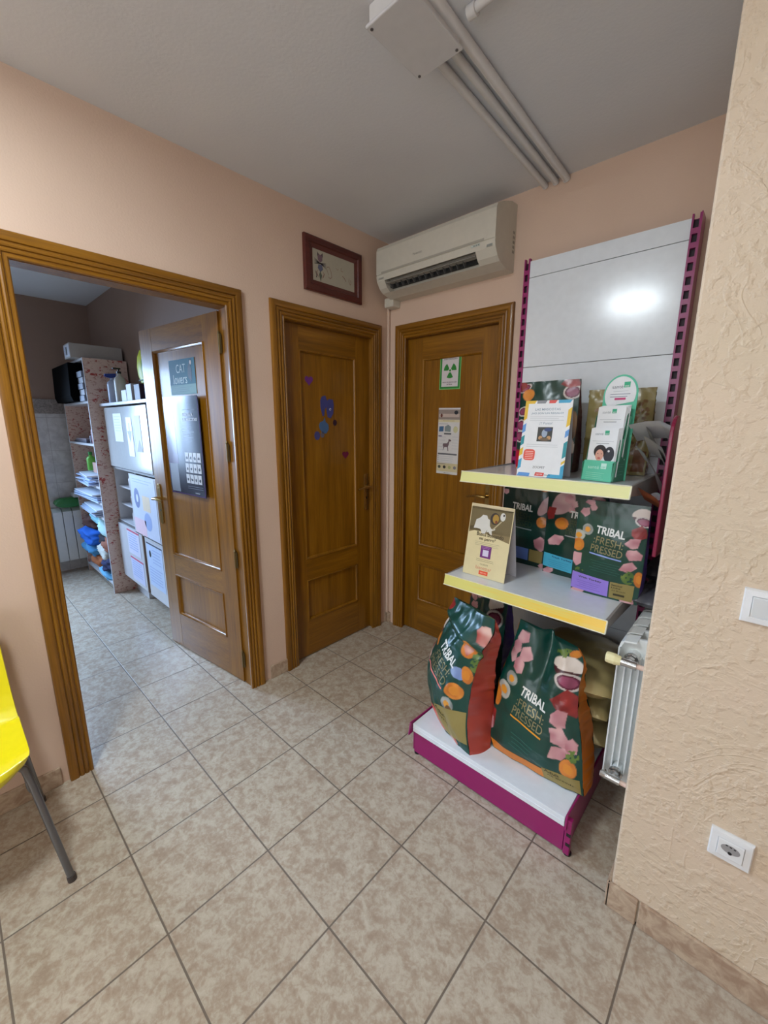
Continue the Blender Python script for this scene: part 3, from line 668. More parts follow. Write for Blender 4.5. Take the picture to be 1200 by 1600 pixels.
for zt, yf, m_ in ((1.272, -.580, price_mat((222, 222, 150), (226, 224, 156))), (.812, -.681, price_mat((218, 212, 120), (238, 192, 50)))):
    sh = build('shelf', MB().box(.980, 1.640, yf + .006, -.085, zt - .006, zt).box(.980, 1.640, yf + .006, yf + .012, zt - .030, zt), M_SHELFW, G, bev=.0015)
    for x0, x1 in ((.972, .9795), (1.6405, 1.648)):
        build('shelf_bracket', MB().prism([(yf + .004, zt - .001), (-.080, zt + .006), (-.080, zt - .095), (-.30, zt - .060), (yf + .004, zt - .036)], 'x', x0, x1), BRK, sh)
    tilt = .010
    vs = [(.975, yf - .008, zt - .043), (1.6475, yf - .008, zt - .043), (1.6475, yf + .003, zt + .001), (.975, yf + .003, zt + .001)]
    mb = MB().add(vs + [(a, b + .004, c) for a, b, c in vs], [(0, 1, 2, 3), (7, 6, 5, 4), (0, 4, 5, 1), (1, 5, 6, 2), (2, 6, 7, 3), (3, 7, 4, 0)]); st = build('price_strip', mb, m_, sh)
    mb = MB().tube([(.974, yf - .0085, zt - .0435), (1.6485, yf - .0085, zt - .0435)], .0022, 8).tube([(.974, yf + .003, zt + .001), (1.6485, yf + .003, zt + .001)], .0022, 8)
    mb.tube([(1.6485, yf - .0085, zt - .0435), (1.6485, yf + .003, zt + .001)], .0026, 8); build('strip_edge', mb, CREAM, st)

# ================================================================= FOOD POUCHES
GREENB = np.array(lin((9, 64, 55)))
def bag_material(name, rough=.30, bumpy=.35):
    m, nt, b = newmat(name); at = N(nt, 'ShaderNodeAttribute'); at.attribute_name = 'print'
    nt.links.new(at.outputs['Color'], b.inputs['Base Color']); b.inputs['Roughness'].default_value = rough
    b.inputs['Coat Weight'].default_value = .25; b.inputs['Coat Roughness'].default_value = .2
    P = N(nt, 'ShaderNodeTexCoord').outputs['Object']
    bump(nt, b, noise_tex(nt, P, 13, 3, .5, .6), bumpy, .012); return m
M_BAG = bag_material('printed_pouch_film'); 
M_GOLDPOUCH = None
def vnoise(x, y, seed):
    """cheap smooth 2-D value noise, vectorised"""
    rs = np.random.RandomState(seed); T = rs.rand(64, 64)
    xi = np.floor(x).astype(int); yi = np.floor(y).astype(int); fx = x - xi; fy = y - yi
    fx = fx * fx * (3 - 2 * fx); fy = fy * fy * (3 - 2 * fy)
    g = lambda a, b: T[a % 64, b % 64]
    return (g(xi, yi) * (1 - fx) + g(xi + 1, yi) * fx) * (1 - fy) + (g(xi, yi + 1) * (1 - fx) + g(xi + 1, yi + 1) * fx) * fy
KIND = {'chicken': ((178, 112, 122), (222, 176, 178)), 'meat': ((120, 30, 34), (160, 50, 46)), 'redmeat': ((168, 44, 40), (226, 190, 176)), 'carrot': ((190, 104, 34), (222, 140, 56)), 'potato': ((214, 200, 188), (238, 226, 216)), 'plum': ((88, 24, 52), (120, 40, 66)), 'fish': ((120, 112, 128), (206, 150, 150)), 'herb': ((60, 96, 40), (120, 140, 60)), 'sole': ((176, 134, 138), (204, 168, 166)), 'blue': ((110, 130, 180), (150, 170, 205)), 'onion': ((110, 118, 118), (190, 190, 180)), 'nut': ((104, 72, 40), (150, 112, 70))}
def print_colors(X, Z, base, blobs, seed=1):
    """X,Z arrays in metres on the bag face; blobs = (kind, cx, cz, rx, rz, angle)"""
    C = np.empty(X.shape + (3,)); C[:] = base
    n0 = vnoise(X * 25 + 3, Z * 25, seed); C *= (0.85 + .3 * n0)[..., None]
    for i, (k, cx, cz, rx, rz, an) in enumerate(blobs):
        ca, sa = math.cos(an), math.sin(an); u = ((X - cx) * ca + (Z - cz) * sa) / rx; v = (-(X - cx) * sa + (Z - cz) * ca) / rz
        r = np.hypot(u, v); th = np.arctan2(v, u)
        if k in ('chicken', 'redmeat', 'meat'):
            q_ = random.Random(i * 13 + seed); kk = 5 + i % 2; rr = np.zeros_like(r)
            for t_ in range(kk): rr = np.maximum(rr, r * np.cos(th - (t_ + q_.uniform(-.25, .25)) * 2 * math.pi / kk) / q_.uniform(.78, 1.0))
            r = rr * (1 + .10 * (vnoise(X * 70 + i * 3, Z * 70, seed + 5) - .5))
        else: r = r * (1 + .10 * (vnoise(X * 50 + i * 3, Z * 50, seed + 5) - .5))
        a, b = [np.array(lin(q)) for q in KIND[k]]
        t = vnoise(X * 38 + i * 7, Z * 38 + i, seed + 2)[..., None]
        col = a * (1 - t) + b * t
        if k == 'carrot': col = np.where((r < .55)[..., None], np.array(lin((214, 134, 44))), col)
        if k == 'plum': col = np.where((r > .80)[..., None], np.array(lin((206, 196, 190))), np.where((r > .62)[..., None], np.array(lin((96, 20, 50))), np.array(lin((150, 70, 100))) * (.7 + .5 * t)))
        if k == 'potato': col = np.where((v < -.35)[..., None], np.array(lin((70, 24, 34))), col)
        if k == 'onion': col = np.where((r < .5)[..., None], np.array(lin((222, 150, 50))), col)
        m = np.clip((1.04 - r) / .06, 0, 1)[..., None]
        if k == 'herb': m = m * (vnoise(X * 140, Z * 140, seed + 9) > .45)[..., None]
        C = C * (1 - m) + col * m
    return C

class Pouch:
    """stand-up pouch. rows: (v, xL, zL, xR, zR, y, depth) in local metres; front looks to -y"""
    def __init__(s, name, loc, rz, rows, base, blobs, gus, label, lean=0.0, bulge=.02, res=.004, cat='pet food bag', group=None, seed=1, wrinkle=.004, topcrimp=True, fold=.35, back=None, crease=None):
        s.root = empty(name, loc, rz); tag(s.root, label, cat, group)
        rows = np.array(rows, float); H = rows[-1, 2] - rows[0, 2]; Wd = rows[:, 3].max() - rows[:, 1].min()
        nv = max(12, int(abs(H) / res)); nu = max(10, int(Wd / res)); s.nu, s.nv = nu, nv
        v = np.linspace(0, 1, nv + 1); u = np.linspace(0, 1, nu + 1)
        def col(i):
            y = np.interp(v, rows[:, 0], rows[:, i])
            k = max(3, nv // 10) | 1; ker = np.hanning(k + 2)[1:-1]; ker /= ker.sum(); yp = np.pad(y, k // 2, mode='edge'); ys = np.convolve(yp, ker, 'valid')
            w = np.minimum(1, np.minimum(v, 1 - v) * 12); return y * (1 - w) + ys * w
        xL, zL, xR, zR, yy, dp = [col(i) for i in range(1, 7)]
        U, V = np.meshgrid(u, v)
        X = xL[:, None] * (1 - U) + xR[:, None] * U; Z = zL[:, None] * (1 - U) + zR[:, None] * U
        prof = (4 * U * (1 - U)) ** .8; vv = np.sin(np.pi * np.clip(V * .93 + .05, 0, 1)) ** .7
        b = bulge * prof * vv
        wr = wrinkle * (vnoise(U * 5 + seed, V * 8 + seed, seed + 20) + .6 * vnoise(U * 11 + seed, V * 15, seed + 21) - .8) * np.minimum(1, 6 * np.minimum(U, 1 - U) + .25)
        Y = yy[:, None] + lean * (Z - Z.min()) - b + wr
        if crease is not None: Y = Y + crease(U, V)
        D = dp[:, None] * np.ones_like(U)
        s.F = np.stack([X, Y, Z], -1); BK = np.stack([X, Y + b - wr + D + b * .8 + (0 if crease is None else -crease(U, V)), Z], -1); BK[..., 1] = np.maximum(BK[..., 1], s.F[..., 1] + .0015)
        mb = MB(); mb.grid(s.F); n1 = len(mb.v); mb.grid(BK, 0, True)
        w = nu + 1
        for j in range(nu):   # top and bottom closure
            for r_ in (0, nv): q = (r_ * w + j, r_ * w + j + 1, n1 + r_ * w + j + 1, n1 + r_ * w + j); mb.f.append(q); mb.m.append(0)
        Xm = X - X[0].min(); CF = print_colors(X, Z, base, blobs, seed); CB = np.empty_like(CF); CB[:] = base if back is None else back
        if topcrimp: CF[-3:] *= .85
        cols = np.concatenate([CF.reshape(-1, 3), CB.reshape(-1, 3)])
        s.body = build('pouch_body', mb, M_BAG, s.root, local=True, smooth=True, colors=cols, angle=60, recalc=True)
        # side gussets folded inwards
        for side, e in (('L', 0), ('R', nu)):
            A = s.F[:, e]; B = BK[:, e]; sg = 1 if side == 'L' else -1; n = 8; t = np.linspace(0, 1, n + 1)
            Gd = A[:, None] * (1 - t)[None, :, None] + B[:, None] * t[None, :, None]
            inn = fold * dp[:, None] * np.sin(np.pi * t)[None, :] * (v[:, None] ** 1.2) - .10 * dp[:, None] * np.sin(np.pi * t)[None, :] * (1 - v[:, None])
            Gd[..., 0] += sg * inn * .6 + sg * .0
            gw = wrinkle * (.6 * vnoise(t[None, :] * 2 + v[:, None] * 2, v[:, None] * 34 + t[None, :] * 1.5, seed + 33) + .5 * vnoise(t[None, :] * 2 + v[:, None] * 0, v[:, None] * 12 + t[None, :] * 0, seed + 34) - .55); Gd[..., 0] += gw
            gm = MB().grid(Gd, 0, side == 'R'); build('side_gusset', gm, flat(gus, .32, 0, .25), s.root, local=True, smooth=True, recalc=False)
    def S(s, u, v, off=0.0):
        u = min(max(u, 0), 1) * s.nu; v = min(max(v, 0), 1) * s.nv; j = min(int(u), s.nu - 1); i = min(int(v), s.nv - 1); a, b = u - j, v - i
        F = s.F; p = (F[i, j] * (1 - a) + F[i, j + 1] * a) * (1 - b) + (F[i + 1, j] * (1 - a) + F[i + 1, j + 1] * a) * b
        if off:
            n = np.cross(F[i, j + 1] - F[i, j], F[i + 1, j] - F[i, j]); n /= (np.linalg.norm(n) + 1e-12); p = p + n * off * (1 if n[1] < 0 else -1)
        return tuple(p)
    def patch(s, name, c, m, off=.0010, parent=None, n=14):
        """c = 4 (u,v) corners BL,BR,TR,TL"""
        G_ = []
        for i in range(n + 1):
            r = []
            for j in range(n + 1):
                a, b = j / n, i / n; P = [(1 - a) * (1 - b) * c[0][k] + a * (1 - b) * c[1][k] + a * b * c[2][k] + (1 - a) * b * c[3][k] for k in (0, 1)]; r.append(s.S(P[0], P[1], off))
            G_.append(r)
        return build(name, MB().grid(G_), m, parent or s.root, local=True, smooth=True, recalc=False)
    def text(s, items, m, name='lettering', off=.0016, parent=None):
        """items: (string, corners BL, BR, TR, TL in (u,v), bold)"""
        mats = m if isinstance(m, list) else [m]; mb = MB()
        for t, c, bold, mi in items:
            vs, f, asp = text2d(t, bold); q = []
            for a, b in vs:
                P = [(1 - a) * (1 - b) * c[0][k] + a * (1 - b) * c[1][k] + a * b * c[2][k] + (1 - a) * b * c[3][k] for k in (0, 1)]; q.append(s.S(P[0], P[1], off))
            mb.add(q, f, mi)
        return build(name, mb, mats, parent or s.root, local=True, recalc=False)
def quad(cx, cy, w, h, rot=0.0, asp=1.0):
    """centre, size in (u,v); rot in radians with asp = (bag height / bag width)"""
    c, sn = math.cos(rot), math.sin(rot); out = []
    for a, b in ((-.5, -.5), (.5, -.5), (.5, .5), (-.5, .5)):
        x, y = a * w, b * h * asp; out.append((cx + x * c - y * sn, cy + (x * sn + y * c) / asp))
    return out
M_LET = flat((226, 228, 224), .3, .0); M_FOIL = flat((150, 144, 108), .3, .5); M_DKTXT = flat((58, 50, 24), .5); M_TAN = flat((146, 130, 74), .4); M_DIM = flat((52, 110, 98), .5)
def brand_print(P, cx, cy, w, rot, asp, under, foil=None, small=True):
    """the wordmark block: three stacked lines and a coloured underline"""
    up = lambda d: (cx - math.sin(rot) * d, cy + math.cos(rot) * d / asp)
    h = w * .29 / asp
    a = up(w * .52); b = up(w * .14); c = up(-w * .19); d = up(-w * .41)
    P.text([('TRIBAL', quad(a[0], a[1], w * .98, h, rot, asp), .03, 0), (':FRESH:', quad(b[0], b[1], w * 1.0, h * .95, rot, asp), .005, 1), ('PRESSED', quad(c[0], c[1], w * 1.08, h * .95, rot, asp), .005, 1)], [M_LET, foil or M_FOIL])
    P.patch('underline', quad(d[0], d[1], w * 1.1, w * .05 / asp, rot, asp), under, .0014)
def greek(P, cx, cy, w, n, step, m, rot=0.0, asp=1.0, th=.006, off=.0014):
    for k in range(n): 
        q = quad(cx + math.sin(rot) * step * k * asp, cy - math.cos(rot) * step * k, w * (1 - .12 * (k % 3)), th, rot, asp); P.patch('small_print', q, m, off, n=6)

# --- big orange pouch on the base shelf
rows = [(0, .034, .000, .392, .004, 0.000, .125), (.10, .018, .045, .386, .050, -.006, .130), (.22, .014, .115, .374, .120, -.004, .130), (.38, .015, .200, .352, .205, .004, .135), (.55, .016, .290, .326, .290, .012, .105), (.72, .030, .370, .316, .370, .020, .070), (.86, .044, .445, .318, .430, .030, .034), (.94, .050, .495, .312, .470, .038, .012), (1, .052, .535, .285, .500, .042, .004)]
bl = [('chicken', .085, .478, .028, .024, .3), ('chicken', .070, .436, .019, .026, .2), ('chicken', .112, .425, .027, .028, .5), ('chicken', .093, .375, .026, .032, -.1), ('chicken', .060, .400, .014, .020, .2), ('onion', .075, .318, .024, .026, .3), ('onion', .050, .262, .030, .034, .2), ('carrot', .022, .225, .020, .042, .1), ('meat', .010, .120, .022, .045, .1), ('chicken', .012, .105, .016, .030, .1),
      ('potato', .270, .435, .050, .036, -.1), ('plum', .282, .385, .048, .030, -.2), ('meat', .288, .310, .052, .040, -.15), ('chicken', .275, .250, .029, .034, .1), ('chicken', .285, .185, .042, .028, -.5), ('chicken', .330, .165, .022, .030, .2), ('chicken', .292, .125, .034, .022, .6), ('carrot', .332, .085, .030, .032, .1), ('herb', .340, .135, .022, .022, 0), ('herb', .250, .478, .030, .014, .2), ('carrot', .285, .480, .018, .012, 0)]
def crease_o(U, V): return .050 * np.exp(-((U - .52 - .05 * (1 - V)) / .10) ** 2) * np.clip((V - .42) / .58, 0, 1) ** 1.0 - .018 * np.exp(-((U - .78) / .14) ** 2) * np.clip((V - .4) / .6, 0, 1)
P = Pouch('pet_food_bag', (1.268, -.765, .157), 0, rows, GREENB, bl, (204, 112, 26), 'big green food bag with orange gusset, frontmost right on the lowest shelf', lean=.17, bulge=.045, seed=3, wrinkle=.010, crease=crease_o, res=.0034)
ORG = flat((222, 150, 40), .35)
brand_print(P, .465, .420, .34, -.26, 1.42, ORG)
P.patch('flavour_band', [(.02, .008), (.62, .008), (.62, .085), (.0, .085)], flat((214, 128, 44), .35, 0, .2), .0012)
lb = P.patch('flavour_label', [(.62, .008), (.985, .008), (.975, .120), (.61, .100)], M_TAN, .0013)
P.text([('Adult', quad(.71, .088, .15, .020, -.03, 1.4), .02, 0), ('All Breeds', quad(.79, .062, .26, .014, -.03, 1.4), 0, 0)], M_DKTXT, 'label_print', .002, lb)
greek(P, .40, .215, .26, 4, .030, M_DIM, -.22, 1.4, .004)
# --- big salmon pouch on the base shelf
SAL = flat((214, 92, 78), .35, 0, .2)
rows = [(0, .020, .000, .212, .000, .0, .105), (.07, -.060, .030, .196, .040, -.004, .115), (.18, -.120, .090, .178, .115, -.006, .135), (.32, -.158, .170, .166, .200, -.004, .130), (.48, -.150, .270, .166, .280, .0, .120), (.66, -.108, .375, .176, .385, .008, .090), (.82, -.080, .470, .200, .470, .018, .070), (.93, -.072, .530, .222, .535, .024, .030), (1, -.066, .565, .212, .580, .028, .004)]
bl = [('redmeat', -.140, .300, .030, .055, .2), ('carrot', -.090, .385, .020, .050, .1), ('potato', -.085, .440, .018, .050, -.1), ('redmeat', .185, .505, .038, .045, .5), ('meat', -.060, .535, .022, .022, 0), ('carrot', .130, .425, .034, .036, .4), ('redmeat', .128, .425, .022, .024, .4), ('blue', .105, .310, .040, .026, .2), ('carrot', .145, .320, .022, .036, .2), ('carrot', .098, .225, .048, .034, .5), ('herb', .170, .390, .020, .050, 0), ('onion', .070, .150, .034, .030, .3), ('nut', .090, .110, .026, .040, .2), ('redmeat', .105, .018, .050, .016, -.4)]
def crease_r(U, V): return .010 * np.exp(-((V - .82 + .10 * U) / .03) ** 2) - .014 * np.exp(-((V - .88 + .10 * U) / .04) ** 2)
P = Pouch('pet_food_bag', (1.061, -.793, .157), rad(-23), rows, GREENB, bl, (174, 66, 54), 'slumped green food bag with salmon red gusset, left on the lowest shelf', lean=.10, bulge=.050, seed=5, wrinkle=.012, crease=crease_r, res=.0034, fold=.15)
brand_print(P, .43, .500, .46, -.36, 1.75, flat((232, 130, 120), .35))
P.patch('flavour_band', [(.0, .02), (.45, .02), (.30, .14), (.03, .18)], SAL, .0012)
lb = P.patch('flavour_label', [(.36, .02), (.985, .06), (.985, .26), (.31, .175)], M_TAN, .0015)
P.text([('Adult', quad(.47, .155, .22, .022, -.35, 1.7), .02, 0), ('Small', quad(.50, .120, .22, .020, -.3, 1.7), .0, 0)], M_DKTXT, 'label_print', .0022, lb)
greek(P, .35, .34, .26, 3, .030, M_DIM, -.5, 1.7, .004)
# --- dark pouch with purple gusset behind them
rows = [(0, .0, 0, .20, 0, 0, .12), (.3, -.02, .16, .215, .16, -.01, .12), (.6, -.01, .33, .205, .33, .0, .10), (.85, .0, .47, .20, .47, .02, .05), (1, .0, .575, .20, .565, .03, .004)]
bl = [('chicken', .06, .520, .025, .022, .4), ('chicken', .020, .500, .02, .03, .4), ('chicken', .035, .455, .022, .02, .2), ('potato', .150, .490, .034, .045, .4), ('plum', .150, .420, .04, .045, .2), ('meat', .16, .30, .03, .05, .1), ('chicken', .165, .24, .026, .03, 0), ('chicken', .17, .14, .026, .04, 0)]
P = Pouch('pet_food_bag', (.985, -.500, .157), rad(-4), rows, GREENB, bl, (84, 70, 140), 'dark green food bag with purple gusset behind the two big ones', lean=.04, bulge=.03, seed=7, wrinkle=.010)
# --- gold pouches stacked behind, bottom right
def pillow(name, loc, rz, L, Wd, T, color, label, group, cat='pet food bag', seed=1, tilt=0.0, mat=None):
    """soft filled sack lying down with crimped ends"""
    nu, nv = 30, 20; G1 = []; G2 = []
    for i in range(nv + 1):
        r1, r2 = [], []
        for j in range(nu + 1):
            a, b = j / nu * 2 - 1, i / nv * 2 - 1
            h = T / 2 * max(0, (1 - abs(a) ** 3.2)) ** .55 * max(0, (1 - abs(b) ** 4)) ** .5
            nz_ = .010 * (noise.noise(Vector((a * 2.2 + seed, b * 2.2, seed))) + .6 * noise.noise(Vector((a * 6 + seed, b * 5, seed * 2.)))) * (1 if h > .002 else .2)
            x, y = a * L / 2, b * Wd / 2 * (1 - .06 * a * a)
            r1.append((x, y, T / 2 + h + nz_)); r2.append((x, y, max(0, T / 2 - h * .98)))
        G1.append(r1); G2.append(r2)
    M_ = Matrix.Translation(loc) @ Matrix.Rotation(rz, 4, 'Z') @ Matrix.Rotation(tilt, 4, 'Y')
    mb = MB().grid(G1).grid(G2, 0, True); 
    o = build(name, mb.xf(M_), mat or flat(color, .32, .35, .2), smooth=True, angle=60, recalc=False); tag(o, label, cat, group); return o
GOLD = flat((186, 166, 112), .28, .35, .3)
gg = 'gold food bags piled on the lowest shelf'
pillow('gold_food_bag', (1.485, -.36, .158), rad(6), .34, .42, .135, None, 'gold food bag lying at the bottom of the pile behind the orange edged bag', gg, seed=2, mat=GOLD)
pillow('gold_food_bag', (1.488, -.37, .292), rad(3), .33, .43, .125, None, 'gold food bag in the middle of the pile beside the radiator', gg, seed=5, mat=GOLD)
pillow('gold_food_bag', (1.490, -.40, .418), rad(6), .33, .46, .120, None, 'shiny gold food bag on top of the pile with its front corner sticking out', gg, seed=9, mat=GOLD)
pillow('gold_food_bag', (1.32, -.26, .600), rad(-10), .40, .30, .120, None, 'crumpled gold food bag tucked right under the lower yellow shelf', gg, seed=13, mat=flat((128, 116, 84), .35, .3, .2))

# --- three pouches on the middle shelf
Zs = .812
rows0 = lambda w, h, d: [(0, .004, 0, w - .004, 0, 0, d), (.25, 0, h * .25, w, h * .25, 0, d * .95), (.6, .0, h * .6, w, h * .6, 0, d * .6), (.9, .0, h * .9, w - .002, h * .9, 0, d * .15), (1, 0, h, w - .002, h, 0, .003)]
blA = [('chicken', .045, .372, .016, .016, .3), ('chicken', .058, .350, .014, .014, .4), ('chicken', .030, .330, .016, .016, .2), ('onion', .045, .262, .020, .022, 0), ('onion', .014, .233, .024, .022, .2), ('carrot', .016, .195, .024, .025, .2), ('chicken', .016, .135, .022, .030, .2), ('herb', .03, .090, .016, .012, 0), ('chicken', .030, .006, .026, .010, .1),
       ('potato', .226, .340, .034, .026, -.1), ('plum', .232, .318, .030, .018, -.2), ('meat', .222, .275, .026, .024, -.1), ('chicken', .206, .235, .020, .022, .1), ('chicken', .215, .190, .026, .022, -.4), ('chicken', .200, .140, .026, .018, .5), ('carrot', .240, .100, .016, .030, .1), ('herb', .205, .100, .022, .026, 0), ('chicken', .210, .006, .026, .014, .1)]
P = Pouch('pet_food_bag', (1.447, -.462, Zs), rad(0), rows0(.248, .378, .085), np.array(lin((8, 62, 50))), blA, (84, 66, 140), 'green food bag with lilac flavour label, frontmost on the middle shelf at right', lean=.03, bulge=.016, seed=9, wrinkle=.003, res=.0025)
brand_print(P, .50, .555, .42, -.10, 1.5, flat((140, 160, 220), .35))
LIL = flat((150, 124, 214), .4); l1 = P.patch('flavour_label', [(.0, .03), (.58, .02), (.58, .190), (.02, .215)], LIL)
P.text([('With Turkey', quad(.30, .165, .36, .024, -.04, 1.5), .02, 0)], M_DKTXT, 'label_print', .002, l1)
greek(P, .28, .125, .38, 4, .022, flat((110, 90, 170), .5), -.04, 1.5, .003, .0022)
l2 = P.patch('flavour_label', [(.60, .02), (.93, .02), (.93, .195), (.60, .190)], M_TAN)
P.text([('Senior', quad(.70, .165, .16, .020, 0, 1.5), .02, 0), ('Light', quad(.69, .135, .13, .020, 0, 1.5), .02, 0), ('All Breeds', quad(.73, .108, .20, .012, 0, 1.5), 0, 0)], M_DKTXT, 'label_print', .002, l2)
doggie = P.patch('small_print', quad(.74, .065, .16, .022, 0, 1.5), M_DKTXT, .002)
greek(P, .50, .375, .44, 5, .026, M_DIM, -.06, 1.5, .003)
blB = [('sole', .070, .330, .040, .062, -.7), ('chicken', .095, .350, .020, .018, .2), ('chicken', .120, .330, .016, .016, .2), ('chicken', .112, .305, .016, .014, .2), ('carrot', .075, .240, .030, .026, .2), ('chicken', .055, .160, .040, .024, .5), ('meat', .02, .28, .02, .03, 0), ('chicken', .03, .012, .026, .014, .3), ('carrot', .05, .400, .034, .02, 0), ('chicken', .215, .350, .03, .03, 0)]
P = Pouch('pet_food_bag', (1.275, -.330, Zs), rad(-3), rows0(.250, .400, .090), np.array(lin((7, 52, 42))), blB, (52, 60, 130), 'green food bag with bright blue flavour label, middle one on the middle shelf', lean=.02, bulge=.014, seed=11, wrinkle=.003, res=.003)
brand_print(P, .62, .575, .42, -.06, 1.6, flat((150, 150, 150), .35), flat((70, 84, 62), .3, .5))
l1 = P.patch('flavour_label', [(.0, .075), (.60, .055), (.60, .215), (.02, .235)], flat((74, 176, 206), .4))
P.text([('Fresh Turkey', quad(.36, .195, .36, .024, -.04, 1.5), .02, 0)], flat((20, 60, 110), .5), 'label_print', .002, l1); greek(P, .30, .155, .38, 4, .022, flat((52, 130, 170), .5), -.04, 1.5, .003, .0022)
blC = [('chicken', .0, .385, .02, .02, .2), ('chicken', .012, .345, .016, .014, .2), ('sole', .215, .300, .022, .055, -.5), ('carrot', .205, .390, .030, .026, 0), ('carrot', .205, .220, .024, .024, 0), ('chicken', .205, .115, .028, .034, .2), ('chicken', .225, .010, .02, .012, 0)]
P = Pouch('pet_food_bag', (1.040, -.290, Zs), rad(-2), rows0(.240, .400, .090), np.array(lin((6, 46, 38))), blC, (56, 62, 128), 'dark green food bag on the middle shelf, half hidden by the cream card', lean=.02, bulge=.014, seed=12, wrinkle=.003, res=.003)
brand_print(P, .44, .560, .44, -.05, 1.6, flat((110, 120, 120), .35), flat((60, 74, 56), .3, .5))
P.patch('flavour_label', [(.66, .06), (.93, .05), (.93, .200), (.66, .205)], M_TAN); P.patch('flavour_band', [(.0, .07), (.64, .06), (.64, .205), (.02, .22)], flat((90, 120, 190), .4))
# --- two pouches on the upper shelf
blD = [('plum', .020, .365, .034, .016, .4), ('meat', .0, .375, .03, .02, 0), ('carrot', .040, .335, .028, .026, .2), ('plum', .026, .262, .030, .022, .3), ('plum', .016, .200, .028, .026, -.2), ('plum', .014, .150, .030, .026, .1), ('meat', .020, .045, .05, .045, 0), ('plum', .232, .340, .036, .030, .1), ('meat', .225, .380, .04, .022, 0), ('carrot', .02, .008, .02, .01, 0), ('nut', .245, .20, .02, .06, 0), ('potato', .24, .10, .02, .05, 0)]
P = Pouch('pet_food_bag', (1.095, -.300, 1.274), rad(0), rows0(.262, .392, .09), np.array(lin((6, 58, 48))), blD, (70, 16, 40), 'green food bag with fig and carrot print on the top shelf at left', lean=.02, bulge=.016, seed=14, wrinkle=.004, res=.003)
P.patch('flavour_band', [(.0, .02), (.30, .02), (.30, .205), (.0, .215)], flat((178, 16, 44), .35, 0, .2))
class _K: pass
def kibble(X, Z, base, blobs, seed): pass
rowsG = rows0(.245, .350, .075)
gb = [('nut', .03 + .195 * random.random(), .05 + .25 * random.random(), .0085, .0062, random.random() * 3) for _ in range(110)]
P = Pouch('kibble_bag', (1.372, -.225, 1.274), rad(4), rowsG, np.array(lin((150, 134, 84))), gb, (128, 110, 62), 'gold kibble bag with brown speckled print standing behind the leaflet dispenser', lean=.02, bulge=.022, seed=15, wrinkle=.010, res=.003)
P.patch('brand_block', [(.30, .25), (.62, .25), (.62, .80), (.36, .80)], flat((22, 26, 86), .4)); P.patch('food_bowl_print', [(.78, .04), (.97, .04), (.97, .28), (.80, .30)], flat((120, 70, 30), .4))

# ================================================================= CARDS AND DISPENSER
def tent_card(name, O, yaw, w, h, lean, base, label, back=None):
    """A-frame card. O = centre of front bottom edge"""
    e = empty(name, O, yaw); tag(e, label, 'card')
    R = Matrix.Rotation(yaw, 3, 'Z'); r = R @ Vector((1, 0, 0)); bk = R @ Vector((0, 1, 0)); up = (Vector((0, 0, 1)) * math.cos(lean) + bk * math.sin(lean))
    sh = Sheet(Vector(O) + up * h / 2, r, up, w, h, base, .0008)
    top = Vector(O) + up * h; foot = Vector(O) + bk * (2 * h * math.sin(lean)); up2 = (top - foot).normalized()
    b2 = Sheet((top + foot) / 2 + bk * .0012, -r, up2, w, (top - foot).length, back or M_PAPER, .0008); b2.out('back_leaf', e)
    return e, sh
# airmail bordered card, upper shelf
e, s = tent_card('announcement_card', (1.318, -.560, 1.2745), rad(2), .182, .300, rad(9), M_PAPER, 'white card with coloured airmail border on the top shelf', flat((170, 170, 176), .6))
Yl, Bl, Tl, Rd, Gy, Sk = flat((224, 184, 40), .5), flat((92, 150, 214), .5), flat((30, 140, 150), .5), flat((214, 76, 66), .5), flat((130, 132, 138), .5), flat((60, 160, 200), .5)
w2, h2, b_ = .091, .150, .013
def edge_l(z0, z1, m): s.poly([(-w2, z0), (-w2 + b_, z0 + .010), (-w2 + b_, z1 + .010), (-w2, z1)], m, 1)
def edge_r(z0, z1, m): s.poly([(w2 - b_, z0), (w2, z0 + .010), (w2, z1 + .010), (w2 - b_, z1)], m, 1)
edge_l(.070, .139, Yl); edge_l(.020, .052, Bl); edge_l(-.030, .005, Tl); edge_l(-.072, -.044, Yl); edge_l(-.125, -.088, Sk)
edge_r(.045, .112, Yl); edge_r(.005, .030, Bl); edge_r(-.075, -.015, Tl); edge_r(-.098, -.088, Yl); edge_r(-.150, -.105, Sk)
for x0, x1, m_ in ((-.091, -.050, Yl), (-.045, -.008, Gy), (.002, .030, Rd), (.038, .085, Sk)): s.poly([(x0, .138), (x1 - .004, .138), (x1 + .003, .150), (x0, .150)], m_, 1)
for x0, x1, m_ in ((-.090, -.040, Bl), (.030, .090, Sk)): s.poly([(x0, -.150), (x1, -.150), (x1 + .003, -.136), (x0 + .006, -.136)], m_, 1)
tb = flat((130, 150, 166), .5)
s.text('LAS MASCOTAS', 0, .115, .098, .009, tb, 1, bold=.01); s.text('¡NO SON UN REGALO!', 0, .099, .124, .009, tb, 1, bold=.01)
s.lines(-.066, .070, .087, 3, .007, lgrey, .0014, 1, 8); s.text('¡Y Punto!', 0, .060, .050, .012, tb, 1)
s.rect(-.028, -.010, .030, .046, flat((48, 48, 44), .5), 1); s.disc(0, .022, .011, .016, flat((150, 164, 184), .5), 2); s.disc(.012, .036, .015, .007, flat((40, 60, 110), .5), 3); s.disc(-.014, .004, .008, .008, flat((186, 140, 90), .5), 2); s.disc(.018, .004, .008, .008, flat((186, 140, 90), .5), 2); s.disc(.002, -.002, .018, .006, flat((104, 84, 60), .5), 3)
s.lines(-.066, .066, -.022, 2, .008, lgrey, .0012, 1, 9)
